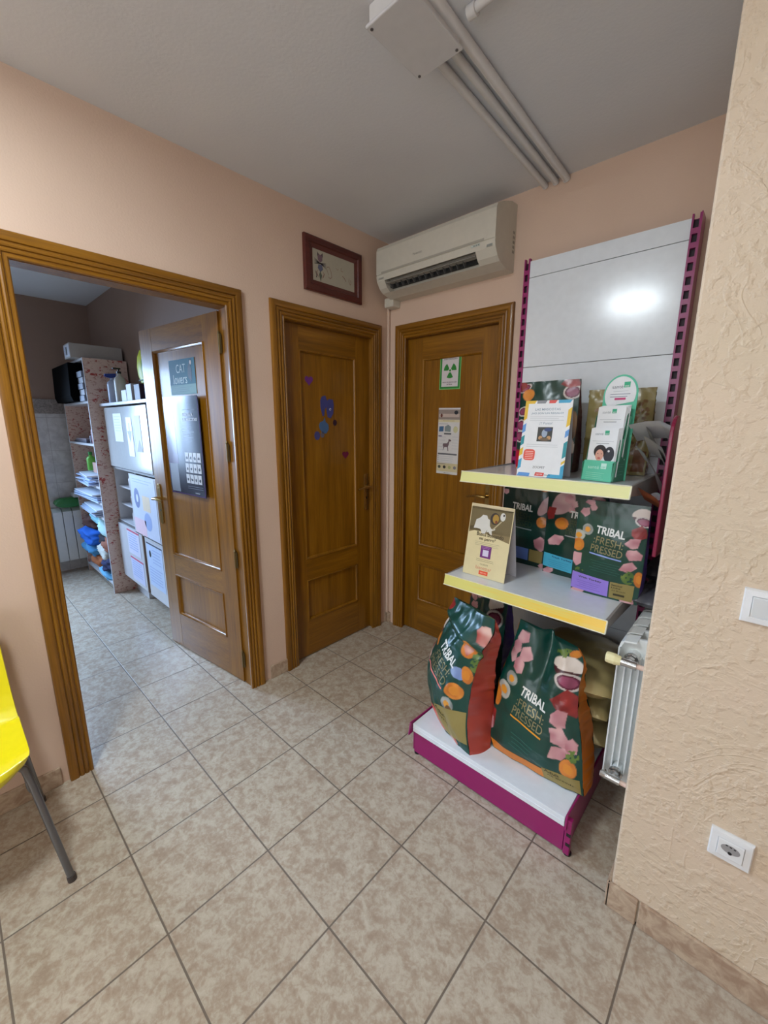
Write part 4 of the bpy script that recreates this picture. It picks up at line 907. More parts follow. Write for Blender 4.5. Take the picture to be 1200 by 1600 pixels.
s.poly([(-.050 + .023 * (abs(math.cos(a)) ** .5) * (1 if math.cos(a) > 0 else -1), -.064 + .022 * (abs(math.sin(a)) ** .5) * (1 if math.sin(a) > 0 else -1)) for a in [2 * math.pi * i / 28 for i in range(28)]], flat((224, 84, 66), .5), 1)
for k in range(5): s.rect(-.066, -.052 - k * .007, -.034, -.050 - k * .007, flat((244, 200, 190), .5), 2)
s.text('ZOOPET', -.005, -.112, .048, .009, ink, 1)
s.poly([(-.018, -.146), (.018, -.146), (.020, -.132), (-.015, -.132)], Rd, 2); s.text('agenda', .001, -.139, .024, .006, M_PAPER, 3); s.rect(.020, -.141, .044, -.139, ink, 2)
s.out('front_leaf', e)
# cream tent card, middle shelf
e, s = tent_card('tent_card', (1.122, -.605, .8135), rad(-1), .207, .322, rad(10), flat((222, 208, 162), .5), 'cream tent card with a white dog photo on the middle shelf', flat((206, 206, 214), .6))
s.rect(-.100, .040, .100, .148, flat((112, 98, 64), .5), 1); s.poly([(-.100, .030), (-.060, .045), (.0, .030), (.100, .010), (.100, .045), (-.100, .060)], flat((132, 114, 76), .5), 1); s.rect(-.100, .140, .100, .158, flat((206, 190, 156), .5), 1)
wh = flat((214, 212, 204), .6)
s.poly([(-.078, .050), (-.070, .090), (-.050, .102), (-.040, .115), (-.020, .114), (-.012, .100), (-.004, .098), (.0, .070), (.010, .058), (.016, .030), (.004, .036), (-.010, .052), (-.020, .032), (-.034, .032), (-.044, .050), (-.062, .052)], wh, 2)
s.disc(.020, .105, .022, .026, flat((52, 42, 40), .5), 2); s.disc(.024, .105, .015, .020, flat((168, 132, 50), .5), 3); s.disc(.028, .092, .006, .007, flat((120, 60, 30), .5), 4)
s.disc(.056, .118, .012, .018, wh, 3); s.disc(.060, .125, .004, .005, flat((50, 46, 44), .5), 4); s.poly([(.014, .058), (.048, .096), (.052, .100), (.054, .096), (.018, .054)], flat((190, 176, 140), .5), 4)
s.poly([(-.012, .040), (.026, .056), (.028, .062), (-.008, .056)], wh, 3)
s.text('Busca buscando', .008, .030, .130, .018, flat((70, 60, 40), .5), 4, bold=.01); s.text('mi perro"', -.002, .008, .080, .018, flat((70, 60, 40), .5), 4, bold=.01)
s.lines(-.060, .062, -.006, 3, .007, flat((166, 156, 120), .5), .0014, 1, 3)
s.rect(-.028, -.074, .024, -.020, flat((112, 40, 120), .5), 1); s.rect(-.016, -.066, .012, -.038, flat((214, 206, 230), .5), 2); s.lines(-.022, .020, -.024, 2, .006, flat((190, 140, 196), .5), .002, 2)
s.lines(-.044, .044, -.082, 2, .007, flat((120, 110, 80), .5), .0014, 1, 4)
s.text('CLUB DE', -.002, -.104, .040, .006, flat((90, 80, 60), .5), 1); s.text('bienestar', -.002, -.120, .076, .016, flat((204, 110, 90), .5), 1)
s.rect(-.022, -.150, .022, -.132, flat((230, 84, 48), .5), 1); s.text('agenda', 0, -.141, .030, .008, flat((250, 210, 190), .5), 2)
s.out('front_leaf', e)

# green leaflet dispenser (three stepped pockets, tall rounded header)
DL = (1.515, -.515, 1.2735); DY = rad(-12)
disp = empty('leaflet_dispenser', DL, DY); tag(disp, 'mint green cardboard leaflet dispenser with round header on the top shelf', 'leaflet holder')
MINT, MINTD, MINTL = flat((92, 192, 158), .45), flat((62, 130, 104), .45), flat((116, 212, 178), .45)
DM = Matrix.Translation(DL) @ Matrix.Rotation(DY, 4, 'Z')
def dpart(name, mb, m, parent=disp, **k): return build(name, mb.xf(DM), m, parent, **k)
hwD = .055
side_prof = [(0, 0), (.0, .068), (.022, .075), (.034, .150), (.052, .158), (.064, .235), (.088, .262), (.100, .0)]
for sx in (-1, 1):
    dpart('side_panel', MB().prism(side_prof, 'x', sx * hwD, sx * (hwD + .0015)), MINTD)
for k, (y0, z0, z1, ln) in enumerate(((0, 0, .075, .010), (.030, .070, .156, .016), (.060, .150, .236, .022))):
    dpart('pocket_front', MB().add([(-hwD, y0, z0), (hwD, y0, z0), (hwD, y0 + ln, z1), (-hwD, y0 + ln, z1), (-hwD, y0 + .0015, z0), (hwD, y0 + .0015, z0), (hwD, y0 + ln + .0015, z1), (-hwD, y0 + ln + .0015, z1)], [(0, 1, 2, 3), (7, 6, 5, 4), (0, 4, 5, 1), (1, 5, 6, 2), (2, 6, 7, 3), (3, 7, 4, 0)]), MINT)
    # folded light green tab on the right side of each pocket
    dpart('folded_tab', MB().prism([(y0 - .001, z0 + .004), (y0 + ln - .001, z1), (y0 + ln + .014, z1 - .003), (y0 + .012, z0 + .002)], 'x', hwD + .0016, hwD + .0028), MINTL)
hd = [(-.062, .0)] + [(-.062 + .0, .27)] + [(.062 * math.cos(a), .315 + .062 * 1.15 * math.sin(a)) for a in np.linspace(math.pi, 0, 22)] + [(.062, .27), (.062, .0)]
def hp(x, z, d=0): return DM @ Vector((x, .092 + z * .06 - d, z))
mb = MB(); n_ = len(hd); mb.add([tuple(hp(x, z)) for x, z in hd] + [tuple(hp(x, z, -.0015)) for x, z in hd], [tuple(range(n_)), tuple(range(n_, 2 * n_))[::-1]] + [(i, (i + 1) % n_, n_ + (i + 1) % n_, n_ + i) for i in range(n_)])
hdr = build('header_board', mb, MINT, disp)
sh = Sheet(hp(0, .315, .0012), DM.to_3x3() @ Vector((1, 0, 0)), DM.to_3x3() @ Vector((0, .06, 1)), .002, .002, MINT)
sh.poly([(.056 * math.cos(a), .056 * 1.15 * math.sin(a)) for a in np.linspace(rad(-25), rad(205), 30)] + [(-.040, -.045), (.0, -.036)], M_PAPER, 1)
sh.text('santé', -.012, .028, .040, .012, flat((90, 96, 104), .5), 2); sh.rect(.010, .024, .032, .044, flat((60, 176, 132), .5), 2); sh.text('vet', .021, .029, .016, .007, M_PAPER, 3)
sh.lines(-.026, .030, .012, 1, .01, lgrey, .001, 2); sh.lines(-.036, .038, .002, 2, .009, flat((90, 92, 120), .5), .0018, 2); sh.rect(-.018, -.020, .022, -.012, flat((196, 70, 120), .5), 2)
sh.out('header_print', hdr)
s = Sheet(DM @ Vector((0, .0035, .036)), DM.to_3x3() @ Vector((1, 0, 0)), DM.to_3x3() @ Vector((0, .13, 1)), .002, .002, MINT)
s.text('santé', -.015, .014, .042, .012, flat((190, 232, 216), .5), 3); s.rect(.012, .010, .032, .030, flat((200, 236, 222), .5), 3); s.text('vet', .022, .016, .015, .007, MINT, 4); s.lines(-.040, .030, -.006, 4, .007, flat((150, 216, 190), .5), .0012, 3); s.out('pocket_print', disp)
s = Sheet(DM @ Vector((hwD + .0017, .060, .075)), DM.to_3x3() @ Vector((0, 1, 0)), (0, 0, 1), .002, .002, MINTD)
s.lines(-.022, .020, .028 - .04, 2, .008, flat((110, 168, 148), .5), .0012, 1); s.lines(-.022, .020, -.038, 2, .012, flat((110, 168, 148), .5), .0014, 1)
for a, b in ((.004, .030), (.004, .012), (.018, .004)): s.disc(a, b, .003, .003, flat((190, 216, 206), .5), 1)
s.out('side_print', disp)
def leaflets(cz, y0, n, h, label, person):
    """pack of leaflets standing in a pocket"""
    e = empty('leaflet_stack', DM @ Vector((0, y0, cz))); tag(e, label, 'leaflets', 'leaflets in the green dispenser')
    for k in range(n):
        dx = .0022 * k; yy = y0 + .0030 * k
        s = Sheet(DM @ Vector((dx * .8, yy + h * .5 * .10, cz + h / 2 + .001 * k)), DM.to_3x3() @ Vector((1, 0, 0)), DM.to_3x3() @ Vector((0, .10, 1)), .100, h, M_PAPER, .0014)
        if k == 0:
            s.text('santé', -.018, h / 2 - .020, .030, .009, flat((130, 140, 146), .5), 1); s.rect(.002, h / 2 - .024, .018, h / 2 - .008, flat((60, 170, 130), .5), 1); s.text('vet', .010, h / 2 - .020, .012, .005, M_PAPER, 2)
            s.lines(-.040, .040, h / 2 - .046, 1, .01, lgrey, .0014, 1); s.lines(-.024, .024, h / 2 - .054, 1, .01, grey, .0020, 1)
            if person:
                s.poly([(-.050, -.082), (-.046, -.050), (-.028, -.030), (.0, -.045), (.012, -.082)], flat((226, 206, 196), .5), 1)
                s.disc(-.006, .006, .023, .024, flat((34, 26, 26), .5), 2); s.disc(-.006, -.008, .015, .021, flat((214, 160, 138), .5), 3); s.disc(.028, -.004, .019, .028, flat((40, 42, 50), .5), 2); s.disc(.026, .008, .004, .004, flat((220, 220, 220), .5), 3); s.disc(-.006, -.019, .006, .0028, flat((190, 80, 80), .5), 4); s.disc(-.012, -.003, .002, .0015, ink, 4); s.disc(.001, -.003, .002, .0015, ink, 4); s.poly([(.0, -.082), (.008, -.052), (.034, -.050), (.046, -.082)], flat((222, 184, 110), .5), 3)
            else: s.disc(.022, -.010, .012, .012, flat((150, 206, 186), .5), 1); s.disc(.022, -.010, .009, .009, M_PAPER, 2)
            s.out('leaflet', e)
        else: s.out('leaflet', e)
leaflets(.012, .012, 6, .180, 'leaflets with a curly haired person and dog in the lowest dispenser pocket', True)
leaflets(.085, .046, 6, .185, 'plain white leaflets in the middle pocket of the dispenser', False)

# magenta rack at the side of the gondola and drooping leaflets
mb = MB(); rk = [(-.500, 1.02), (-.500, 1.40)] + [(-.43 - .07 * math.cos(a), 1.44 + .07 * math.sin(a)) for a in np.linspace(0, math.pi, 14)] + [(-.36, 1.40), (-.10, 1.38), (-.10, 1.02)]
mb.prism(rk, 'x', 1.722, 1.734); mb.box(1.668, 1.724, -.115, -.095, 1.05, 1.12); tag(build('leaflet_rack', mb, flat((132, 14, 58), .35, 0, .3), bev=.003), 'dark magenta side rack with a rounded top next to the pillar edge', 'rack')
def droop(pts, y0, y1, m, label, t=.0022, name='brochure'):
    pts = [Vector((a, 0, b)) for a, b in pts]; P_ = []
    for i in range(len(pts) - 1):
        for k in range(6): P_.append(pts[i].lerp(pts[i + 1], k / 6))
    P_.append(pts[-1]); G1 = [[(p.x, y0 + (y1 - y0) * j / 6, p.z - .060 * (j / 6)) for j in range(7)] for p in P_]; G2 = [[(a, b, c - t) for a, b, c in r] for r in G1]
    mb = MB().grid(G1).grid(G2, 0, True)
    o = build(name, mb, m, smooth=True, recalc=False); tag(o, label, 'brochure', 'brochures in the side rack'); return o
BG = flat((178, 175, 172), .45); BG2 = flat((222, 222, 222), .45)
droop([(1.590, 1.478), (1.64, 1.490), (1.685, 1.492), (1.717, 1.476), (1.720, 1.41)], -.46, -.30, BG2, 'pale grey brochure arching out highest from the side rack')
droop([(1.628, 1.485), (1.655, 1.45), (1.690, 1.385), (1.716, 1.33), (1.720, 1.28)], -.42, -.28, BG, 'dark grey brochure bending down under the arching pale one')
droop([(1.640, 1.440), (1.668, 1.425), (1.700, 1.40), (1.719, 1.36), (1.7205, 1.32)], -.45, -.33, BG, 'grey brochure in the middle of the side rack')
droop([(1.616, 1.405), (1.645, 1.380), (1.682, 1.32), (1.712, 1.24), (1.719, 1.17)], -.44, -.26, BG2, 'long curved grey brochure hanging lowest in the side rack')
o = droop([(1.652, 1.262), (1.685, 1.245), (1.712, 1.232), (1.7205, 1.220)], -.50, -.36, flat((168, 92, 58), .45), 'orange brown leaflet with pale end beside the upper yellow shelf', name='brochure')
mb = MB().grid([[(1.694 + .026 * i / 3, -.502 + .140 * j / 4, 1.2425 - .0065 * i - .012 * (j / 4) ** 2) for j in range(5)] for i in range(4)]); build('pale_end', mb, flat((206, 208, 212), .5), o, recalc=False)

# ================================================================= RADIATOR IN THE NICHE
Rx0, Rx1, Rz0, Rz1, Ry = 1.700, 1.786, .235, .790, -.725
rd = empty('radiator', ((Rx0 + Rx1) / 2, Ry, Rz0)); tag(rd, 'white aluminium radiator standing end on beside the pillar edge', 'radiator')
for k in range(5):
    y0 = Ry + k * .080; c = y0 + .040
    mb = MB()
    mb.prism([(Rx0, Rz0 + .03), (Rx0, Rz1 - .06), (Rx0 + .006, Rz1 - .025), (Rx0 + .012, Rz1 - .012), (Rx1 - .012, Rz1), (Rx1, Rz1 - .02), (Rx1, Rz0 + .012), (Rx0 + .02, Rz0)], 'y', c - .006, c + .006)
    mb.box(Rx0, Rx0 + .004, y0 + .003, y0 + .077, Rz0 + .02, Rz1 - .035); mb.box(Rx0 + .022, Rx0 + .026, y0 + .008, y0 + .072, Rz0 + .05, Rz1 - .06); mb.box(Rx0 + .042, Rx0 + .046, y0 + .008, y0 + .072, Rz0 + .05, Rz1 - .06); mb.box(Rx0 + .062, Rx0 + .066, y0 + .008, y0 + .072, Rz0 + .05, Rz1 - .06); mb.box(Rx1 - .003, Rx1, y0 + .003, y0 + .077, Rz0 + .02, Rz1 - .06)
    mb.prism([(Rx0, Rz1 - .036), (Rx0 + .004, Rz1 - .018), (Rx0 + .014, Rz1 - .010), (Rx0 + .050, Rz1 - .004), (Rx0 + .050, Rz1 - .009), (Rx0 + .014, Rz1 - .016), (Rx0 + .006, Rz1 - .036)], 'y', y0 + .009, y0 + .071)
    for z in (Rz0 + .06, Rz1 - .06): mb.tube([((Rx0 + Rx1) / 2, y0, z), ((Rx0 + Rx1) / 2, y0 + .08, z)], .019, 14)
    build('radiator_section', mb, M_RADW, rd)
cxr = (Rx0 + Rx1) / 2
for z, top in ((Rz1 - .06, True), (Rz0 + .06, False)):
    mb = MB().lathe([(.022, Ry - .012), (.022, Ry - .002), (.019, Ry)], (cxr, 0, z), 20, 0, 'y').lathe([(.012, Ry - .040), (.012, Ry - .010)], (cxr, 0, z), 14, 0, 'y').lathe([(.016, Ry - .030), (.016, Ry - .016)], (cxr, 0, z), 8, 0, 'y')
    mb.lathe([(.013, -.022), (.013, .022)], (cxr, Ry - .040, z), 14, 0, 'x')
    v_ = build('valve', mb, M_CHROME, rd, smooth=True, angle=35)
    if top:
        mb = MB().lathe([(.016, -.066), (.018, -.062), (.0185, -.040), (.014, -.022)], (cxr, Ry - .040, z), 12, 0, 'x'); build('valve_knob', mb, flat((232, 222, 170), .45), v_)
    else:
        mb = MB().lathe([(.011, -.040), (.013, -.038), (.013, -.022)], (cxr, Ry - .040, z), 10, 0, 'x'); build('valve_cap', mb, M_CHROME, v_)
    mb = MB().tube([(cxr + .02, Ry - .040, z), (1.790, Ry - .040, z), (1.8065, Ry - .040, z)], .008, 12); build('water_pipe', mb, flat((226, 196, 180), .5), v_)
# items lying on top of the radiator
GS = flat((74, 74, 80), .3, 0, .2)
pillow('grey_plastic_bag', (1.735, -.30, .792), rad(85), .34, .11, .075, None, 'crumpled dark grey plastic bag lying on the radiator', None, 'bag', 21, mat=GS)
pillow('dark_pouch', (1.735, -.22, .868), rad(88), .28, .11, .080, None, 'black soft pouch on top of the grey plastic bag by the pillar', None, 'pouch', 23, mat=flat((26, 26, 32), .35))

# ================================================================= YELLOW CHAIR
ch = empty('plastic_chair', (.25, -2.33, 0)); tag(ch, 'bright yellow plastic chair with grey steel legs at the lower left edge', 'chair')
# shell: path in x (front +x) / z from front lip over seat and up the back
path = [(.452, .405), (.455, .428), (.440, .443), (.40, .450), (.33, .447), (.25, .440), (.17, .436), (.12, .445), (.09, .475), (.072, .53), (.060, .62), (.050, .72), (.042, .81), (.036, .835)]
yc, half = -2.325, .215
def shell_pt(t, s_):
    i = min(int(t), len(path) - 2); f = t - i; x = path[i][0] * (1 - f) + path[i + 1][0] * f; z = path[i][1] * (1 - f) + path[i + 1][1] * f
    u = t / (len(path) - 1); a = abs(s_)
    w = half * (1 - .30 * max(0, 1 - t / 3.2) ** 2.2 * .6) * (1 if u < .5 else 1 - .12 * (u - .5))
    if u > .93: w *= 1 - 1.6 * (u - .93)
    dish = .022 * a ** 3
    if u < .5: z += dish * (1 if t > 2 else t / 2)
    else: x += dish * 1.3
    if t < 3: x -= .06 * a ** 4 * (1 - t / 3)
    return (x, yc + s_ * w, z)
nt_, ns_ = 60, 26
G1 = [[shell_pt((len(path) - 1) * i / nt_, j / ns_ * 2 - 1) for j in range(ns_ + 1)] for i in range(nt_ + 1)]
A = np.array(G1); du = np.gradient(A, axis=0); dv = np.gradient(A, axis=1); nn = np.cross(du, dv); nn /= (np.linalg.norm(nn, axis=-1, keepdims=True) + 1e-9); nn *= np.sign(nn[20, 13, 2]) 
B = A - nn * .006
mb = MB().grid(A).grid(B, 0, True); w_ = ns_ + 1; n1 = (nt_ + 1) * w_
for i in range(nt_):
    for e_ in (0, ns_): mb.f.append((i * w_ + e_, (i + 1) * w_ + e_, n1 + (i + 1) * w_ + e_, n1 + i * w_ + e_)); mb.m.append(0)
for j in range(ns_):
    for r_ in (0, nt_): mb.f.append((r_ * w_ + j, r_ * w_ + j + 1, n1 + r_ * w_ + j + 1, n1 + r_ * w_ + j)); mb.m.append(0)
build('seat_shell', mb, M_YEL, ch, smooth=True, angle=60)
for sy in (1, -1):
    mb = MB().tube([(.375, yc + sy * .13, .432), (.392, yc + sy * .175, .428), (.400, yc + sy * .195, .412), (.415, yc + sy * .205, .36), (.487, yc + sy * .250, .012)], [.0105] * 5, 14); lg = build('leg', mb, M_GREYMETAL, ch, smooth=True)
    build('rubber_foot', MB().tube([(.486, yc + sy * .2495, .02), (.4885, yc + sy * .2508, .0)], .0125, 14), flat((70, 62, 58), .7), lg)
    mb = MB().tube([(.20, yc + sy * .13, .424), (.17, yc + sy * .175, .420), (.150, yc + sy * .195, .405), (.135, yc + sy * .205, .36), (.050, yc + sy * .235, .012)], [.0105] * 5, 14); lg = build('leg', mb, M_GREYMETAL, ch, smooth=True)
    build('rubber_foot', MB().tube([(.050, yc + sy * .235, .02), (.048, yc + sy * .236, .0)], .0125, 14), flat((70, 62, 58), .7), lg)
    mb = MB().tube([(.392, yc + sy * .195, .40), (.398, yc + sy * .197, .34), (.404, yc + sy * .200, .33), (.408, yc + sy * .203, .345)], .006, 10); build('stacking_lug', mb, M_GREYMETAL, ch, smooth=True)
build('under_frame', MB().tube([(.20, yc - .13, .424), (.20, yc + .13, .424)], .009, 10).tube([(.375, yc - .13, .430), (.375, yc + .13, .430)], .009, 10), M_GREYMETAL, ch, smooth=True)

# ================================================================= BACK ROOM: bookcase
def contact_paper():
    m, nt, b = newmat('red_printed_contact_paper'); P = geo(nt)
    mp = N(nt, 'ShaderNodeMapping'); nt.links.new(P, mp.inputs[0]); mp.inputs['Scale'].default_value = (30, 30, 60)
    n1 = noise_tex(nt, mp.outputs[0], 1.2, 5, .75, .6); n2 = noise_tex(nt, P, 7, 2, .5); n3 = noise_tex(nt, P, 16, 3, .5, 1)
    a = ramp(nt, n1, [(.54, lin((214, 188, 174))), (.62, lin((166, 112, 100)))])
    r = ramp(nt, n3, [(.56, (0, 0, 0)), (.60, (1, 1, 1))])
    c = mixc(nt, mathn(nt, 'MULTIPLY', r, mathn(nt, 'GREATER_THAN', n1, .52)), a, lin((166, 54, 48)))
    nt.links.new(c, b.inputs['Base Color']); b.inputs['Roughness'].default_value = .45; return m
M_CP = contact_paper(); M_LAM = flat((200, 202, 206), .3, 0, .2, 'white_laminate')
bx0, bx1, by0, by1, bh = -2.99, -2.10, -1.275, -.965, 1.985
bc = empty('bookcase', ((bx0 + bx1) / 2, (by0 + by1) / 2, 0)); tag(bc, 'tall open bookcase covered in red printed paper in the back room', 'bookcase')
build('side_panel', MB().box(bx1 - .018, bx1, by0 + .002, by1, 0, bh), M_CP, bc); build('side_panel', MB().box(bx0, bx0 + .018, by0 + .002, by1, 0, bh), M_CP, bc)
build('edge_band', MB().box(bx1 - .018, bx1, by0, by0 + .002, 0, bh), M_LAM, bc); build('edge_band', MB().box(bx0, bx0 + .018, by0, by0 + .002, 0, bh), M_LAM, bc)
build('back_board', MB().box(bx0 + .018, bx1 - .018, by1 - .006, by1, .05, bh - .018), M_CP, bc)
ZSH = [.075, .66, .79, .93, 1.29, 1.635, bh - .018]
for z in ZSH: build('shelf', MB().box(bx0 + .018, bx1 - .018, by0 + .001, by1 - .006, z, z + .018), M_LAM, bc)
# carton on top
c_ = tag(build('long_carton', MB().box(-2.36, -2.165, -1.335, -.97, 1.986, 2.095), flat((168, 162, 156), .6), bev=.002), 'long grey white carton lying on top of the tall bookcase', 'box')
s = Sheet((-2.262, -1.3365, 2.04), (1, 0, 0), (0, 0, 1), .17, .09, flat((196, 200, 210), .5)); s.rect(-.02, -.03, .02, .03, ink, 1); s.lines(-.08, -.03, .03, 5, .012, flat((120, 140, 190), .5), .003, 1); s.out('end_label', c_)
# black filing trays and stacked cartons on the top shelf
tag(build('black_file_box', MB().prism([(-1.345, 1.70), (-1.335, 1.96), (-1.05, 1.96), (-1.05, 1.655), (-1.33, 1.655)], 'x', -2.93, -2.30), M_DEEP, bev=.004), 'black file box leaning out of the top shelf of the bookcase', 'box')
for k in range(5): tag(build('small_carton', MB().box(-2.28, -2.125, -1.29 + .006 * (k % 2), -1.08, 1.6535 + k * .047, 1.6975 + k * .047), flat((150, 152, 160) if k % 2 else (118, 124, 140), .5), bev=.002), ('small grey carton, number %s from the bottom of the pile beside the black file box' % ['first', 'second', 'third', 'fourth', 'fifth'][k]).replace('number ', ''), 'box', 'small cartons on the top shelf of the bookcase')
def bottle(name, c, r, h, m, capm, label, group=None, kind='pump'):
    prof = [(r * .9, 0), (r, .01), (r, h * .62), (r * .9, h * .70), (r * .38, h * .78), (r * .34, h * .84)]
    e = tag(empty(name, c), label, 'bottle', group)
    build('bottle_body', MB().lathe([(a, b) for a, b in prof], (0, 0, 0), 18), m, e, local=True, smooth=True)
    if kind == 'pump': build('pump_head', MB().lathe([(r * .4, h * .84), (r * .4, h * .9), (r * .15, h * .91), (r * .15, h * .96)], (0, 0, 0), 12).box(-r * .3, r * .3, -r * 1.0, r * .3, h * .96, h), capm, e, local=True)
    elif kind == 'spray': build('spray_head', MB().prism([(-r * 1.3, h * .90), (-r * 1.2, h * .97), (r * .7, h), (r * .6, h * .88), (-r * .1, h * .84), (-r * .9, h * .86)], 'x', -r * .32, r * .32), capm, e, local=True)
    else: build('cap', MB().lathe([(r * .45, h * .84), (r * .45, h)], (0, 0, 0), 14), capm, e, local=True)
    return e
R_ = random.Random(4)
sp = 'small jars and bottles on the bookcase shelves'
for k, (x, z, r, h, c1, c2) in enumerate(((-2.20, 1.308, .024, .14, (190, 186, 196), (120, 20, 60)), (-2.28, 1.308, .026, .17, (120, 24, 50), (60, 10, 30)), (-2.36, 1.308, .022, .09, (70, 70, 90), (200, 200, 200)))):
    bottle('small_bottle', (x, -1.22, z), r, h, flat(c1, .4), flat(c2, .4), ['pale bottle with maroon cap on the shelf below the file box', 'maroon bottle standing beside the pale capped bottle', 'short dark jar left of the maroon bottle on the bookcase'][k], sp, 'cap')
for k in range(3): tag(build('paper_pile', MB().box(-2.90 + k * .04, -2.45, -1.25, -1.02, 1.309 + k * .012, 1.3195 + k * .012), flat((70 + 30 * k, 70 + 24 * k, 84 + 20 * k), .5)), ['dark folder flat at the bottom on the shelf below the file box', 'mid grey folder between two others below the file box', 'paler folder topmost below the file box'][k], 'folder', 'folders under the file box')
def sheets(n, x0, x1, z, dz, group, seed, base=(178, 196, 224)):
    R = random.Random(seed)
    e = tag(empty('paper_stack', ((x0 + x1) / 2, -1.2, z)), group, 'papers')
    for k in range(n):
        a = R.uniform(-.10, .10); cx = (x0 + x1) / 2 + R.uniform(-.03, .03); M_ = Matrix.Translation((cx, -1.165 + R.uniform(-.03, .01), z + k * dz)) @ Matrix.Rotation(a, 4, 'Z') @ Matrix.Rotation(R.uniform(0, .035), 4, 'X')
        j = R.uniform(-14, 14); c = tuple(int(q + j) for q in base)
        if k == n - 1: c = (206, 214, 226)
        build('paper_ream', MB().box(-(x1 - x0) / 2, (x1 - x0) / 2, -.13, .13, .0, dz * .62).xf(M_), flat(c, .5), e)
sheets(6, -2.75, -2.25, .9485, .016, 'fanned pile of bluish papers on the upper middle bookcase shelf', 3)
sheets(4, -2.80, -2.20, .808, .018, 'pile of pale papers under the fanned pile in the bookcase', 5)
sheets(4, -2.78, -2.20, .678, .018, 'lowest pile of pale papers above the heap of towels', 7)
bottle('green_bottle', (-2.62, -1.20, 1.050), .035, .17, flat((110, 190, 70), .4), flat((40, 140, 60), .4), 'lime green bottle standing on the fanned papers', None, 'cap')
tag(build('small_carton', MB().box(-2.40, -2.20, -1.24, -1.10, 1.052, 1.14), flat((176, 134, 120), .5), bev=.003), 'tan and dark carton beside the lime green bottle', 'box')
# heaped towels and cloths
def towel(name, c, size, rot, color, label, seed, cat='towel'):
    nu, nv = 26, 20; Gd = []; sx, sy, sz = size
    for i in range(nv + 1):
        ph = math.pi * i / nv - math.pi / 2; r = []
        for j in range(nu):
            th = 2 * math.pi * j / nu; d = Vector((math.cos(ph) * math.cos(th), math.cos(ph) * math.sin(th), math.sin(ph)))
            k = 1 + .28 * noise.noise(d * 1.6 + Vector((seed, 0, 0))) + .09 * math.sin(9 * d.z + 5 * d.x + seed)
            r.append((math.copysign(abs(d.x) ** .7, d.x) * sx * k, math.copysign(abs(d.y) ** .7, d.y) * sy * k, math.copysign(abs(d.z) ** .7, d.z) * sz * k))
        r.append(r[0]); Gd.append(r)
    M_ = Matrix.Translation(c) @ Matrix.Rotation(rot, 4, 'Y') @ Matrix.Rotation(rot * .5, 4, 'Z')
    o = build(name, MB().grid(Gd).xf(M_), flat(color, .9), smooth=True, angle=180, recalc=False); tag(o, label, cat, 'cloths heaped in the bottom of the bookcase')
for i, (x, y, z, sx, sy, sz, rot, col, lb_) in enumerate((
    (-2.55, -1.15, .600, .16, .11, .035, .15, (140, 200, 214), 'pale aqua cloth draped at the top of the heap'), (-2.30, -1.16, .560, .14, .11, .07, .3, (176, 214, 216), 'light mint towel hanging at the right of the heap'),
    (-2.78, -1.17, .540, .12, .11, .06, .2, (96, 66, 60), 'brown blanket at the upper left of the heap'), (-2.72, -1.20, .420, .16, .13, .070, .25, (40, 110, 214), 'bright blue folded towel bulging from the heap'),
    (-2.40, -1.17, .440, .13, .10, .060, -.2, (40, 36, 44), 'black cloth in the middle of the heap'), (-2.26, -1.17, .400, .10, .10, .075, .1, (150, 96, 76), 'terracotta cloth at the right of the heap'),
    (-2.72, -1.20, .300, .15, .12, .055, .2, (80, 150, 200), 'sky blue towel below the bright blue one'), (-2.42, -1.18, .310, .13, .10, .055, .1, (200, 204, 196), 'white cloth low in the middle of the heap'),
    (-2.30, -1.18, .215, .13, .11, .055, -.1, (40, 46, 84), 'navy striped cloth near the bottom right'), (-2.62, -1.17, .190, .14, .11, .060, .1, (170, 100, 60), 'orange brown cloth near the bottom left'),
    (-2.34, -1.19, .125, .15, .10, .040, .1, (110, 180, 220), 'light blue cloth lying lowest in the bookcase'))):
    towel('heaped_cloth', (x, y, z), (sx, sy, sz), rot, col, lb_, i * 3.1)

# ================================================================= BACK ROOM: white cabinet
kx0, kx1, ky, kz0, kz1 = -2.075, -.930, -1.185, .165, 1.610
cb = empty('white_cabinet', ((kx0 + kx1) / 2, -1.07, 0)); tag(cb, 'white cabinet with sliding doors between the bookcase and the open door', 'cabinet')
EDG = flat((96, 92, 90), .5)
mb = MB().box(kx0, kx0 + .018, ky + .02, -.955, kz0, kz1).box(kx1 - .018, kx1, ky + .02, -.955, kz0, kz1).box(kx0, kx1, -.961, -.955, kz0, kz1)
for z in (kz0, .655, 1.115): mb.box(kx0, kx1, ky + .012, -.955, z, z + .018)
mb.box(kx0 + .02, kx0 + .32, ky + .08, -.955, 0, kz0); mb.box(kx1 - .32, kx1 - .02, ky + .08, -.955, 0, kz0)
mb.box(-1.575, -1.557, ky + .03, -.96, .673, 1.115); mb.box(-1.055, -1.037, ky + .03, -.96, 1.133, kz1)
build('carcass', mb, M_LAM, cb, bev=.001)
build('top_board', MB().box(kx0 - .01, kx1 + .01, ky - .02, -.955, kz1, kz1 + .022), M_LAM, cb, bev=.002)
for z in (.800, .950): build('niche_shelf', MB().box(kx0 + .018, -1.575, ky + .04, -.961, z, z + .014), M_LAM, cb)
build('edge_rail', MB().box(kx0, kx1, ky + .006, ky + .012, 1.113, 1.128).box(kx0, kx1, ky + .006, ky + .012, .652, .668), EDG, cb)
build('flap_door', MB().box(kx0 + .05, -1.065, ky - .006, ky + .010, 1.135, kz1 - .012), flat((196, 200, 200), .15, 0, .6, 'glossy_white_door'), cb, bev=.0015)
build('sliding_door', MB().box(-1.60, -1.00, ky - .006, ky + .008, .640, 1.105), M_LAM, cb, bev=.001)
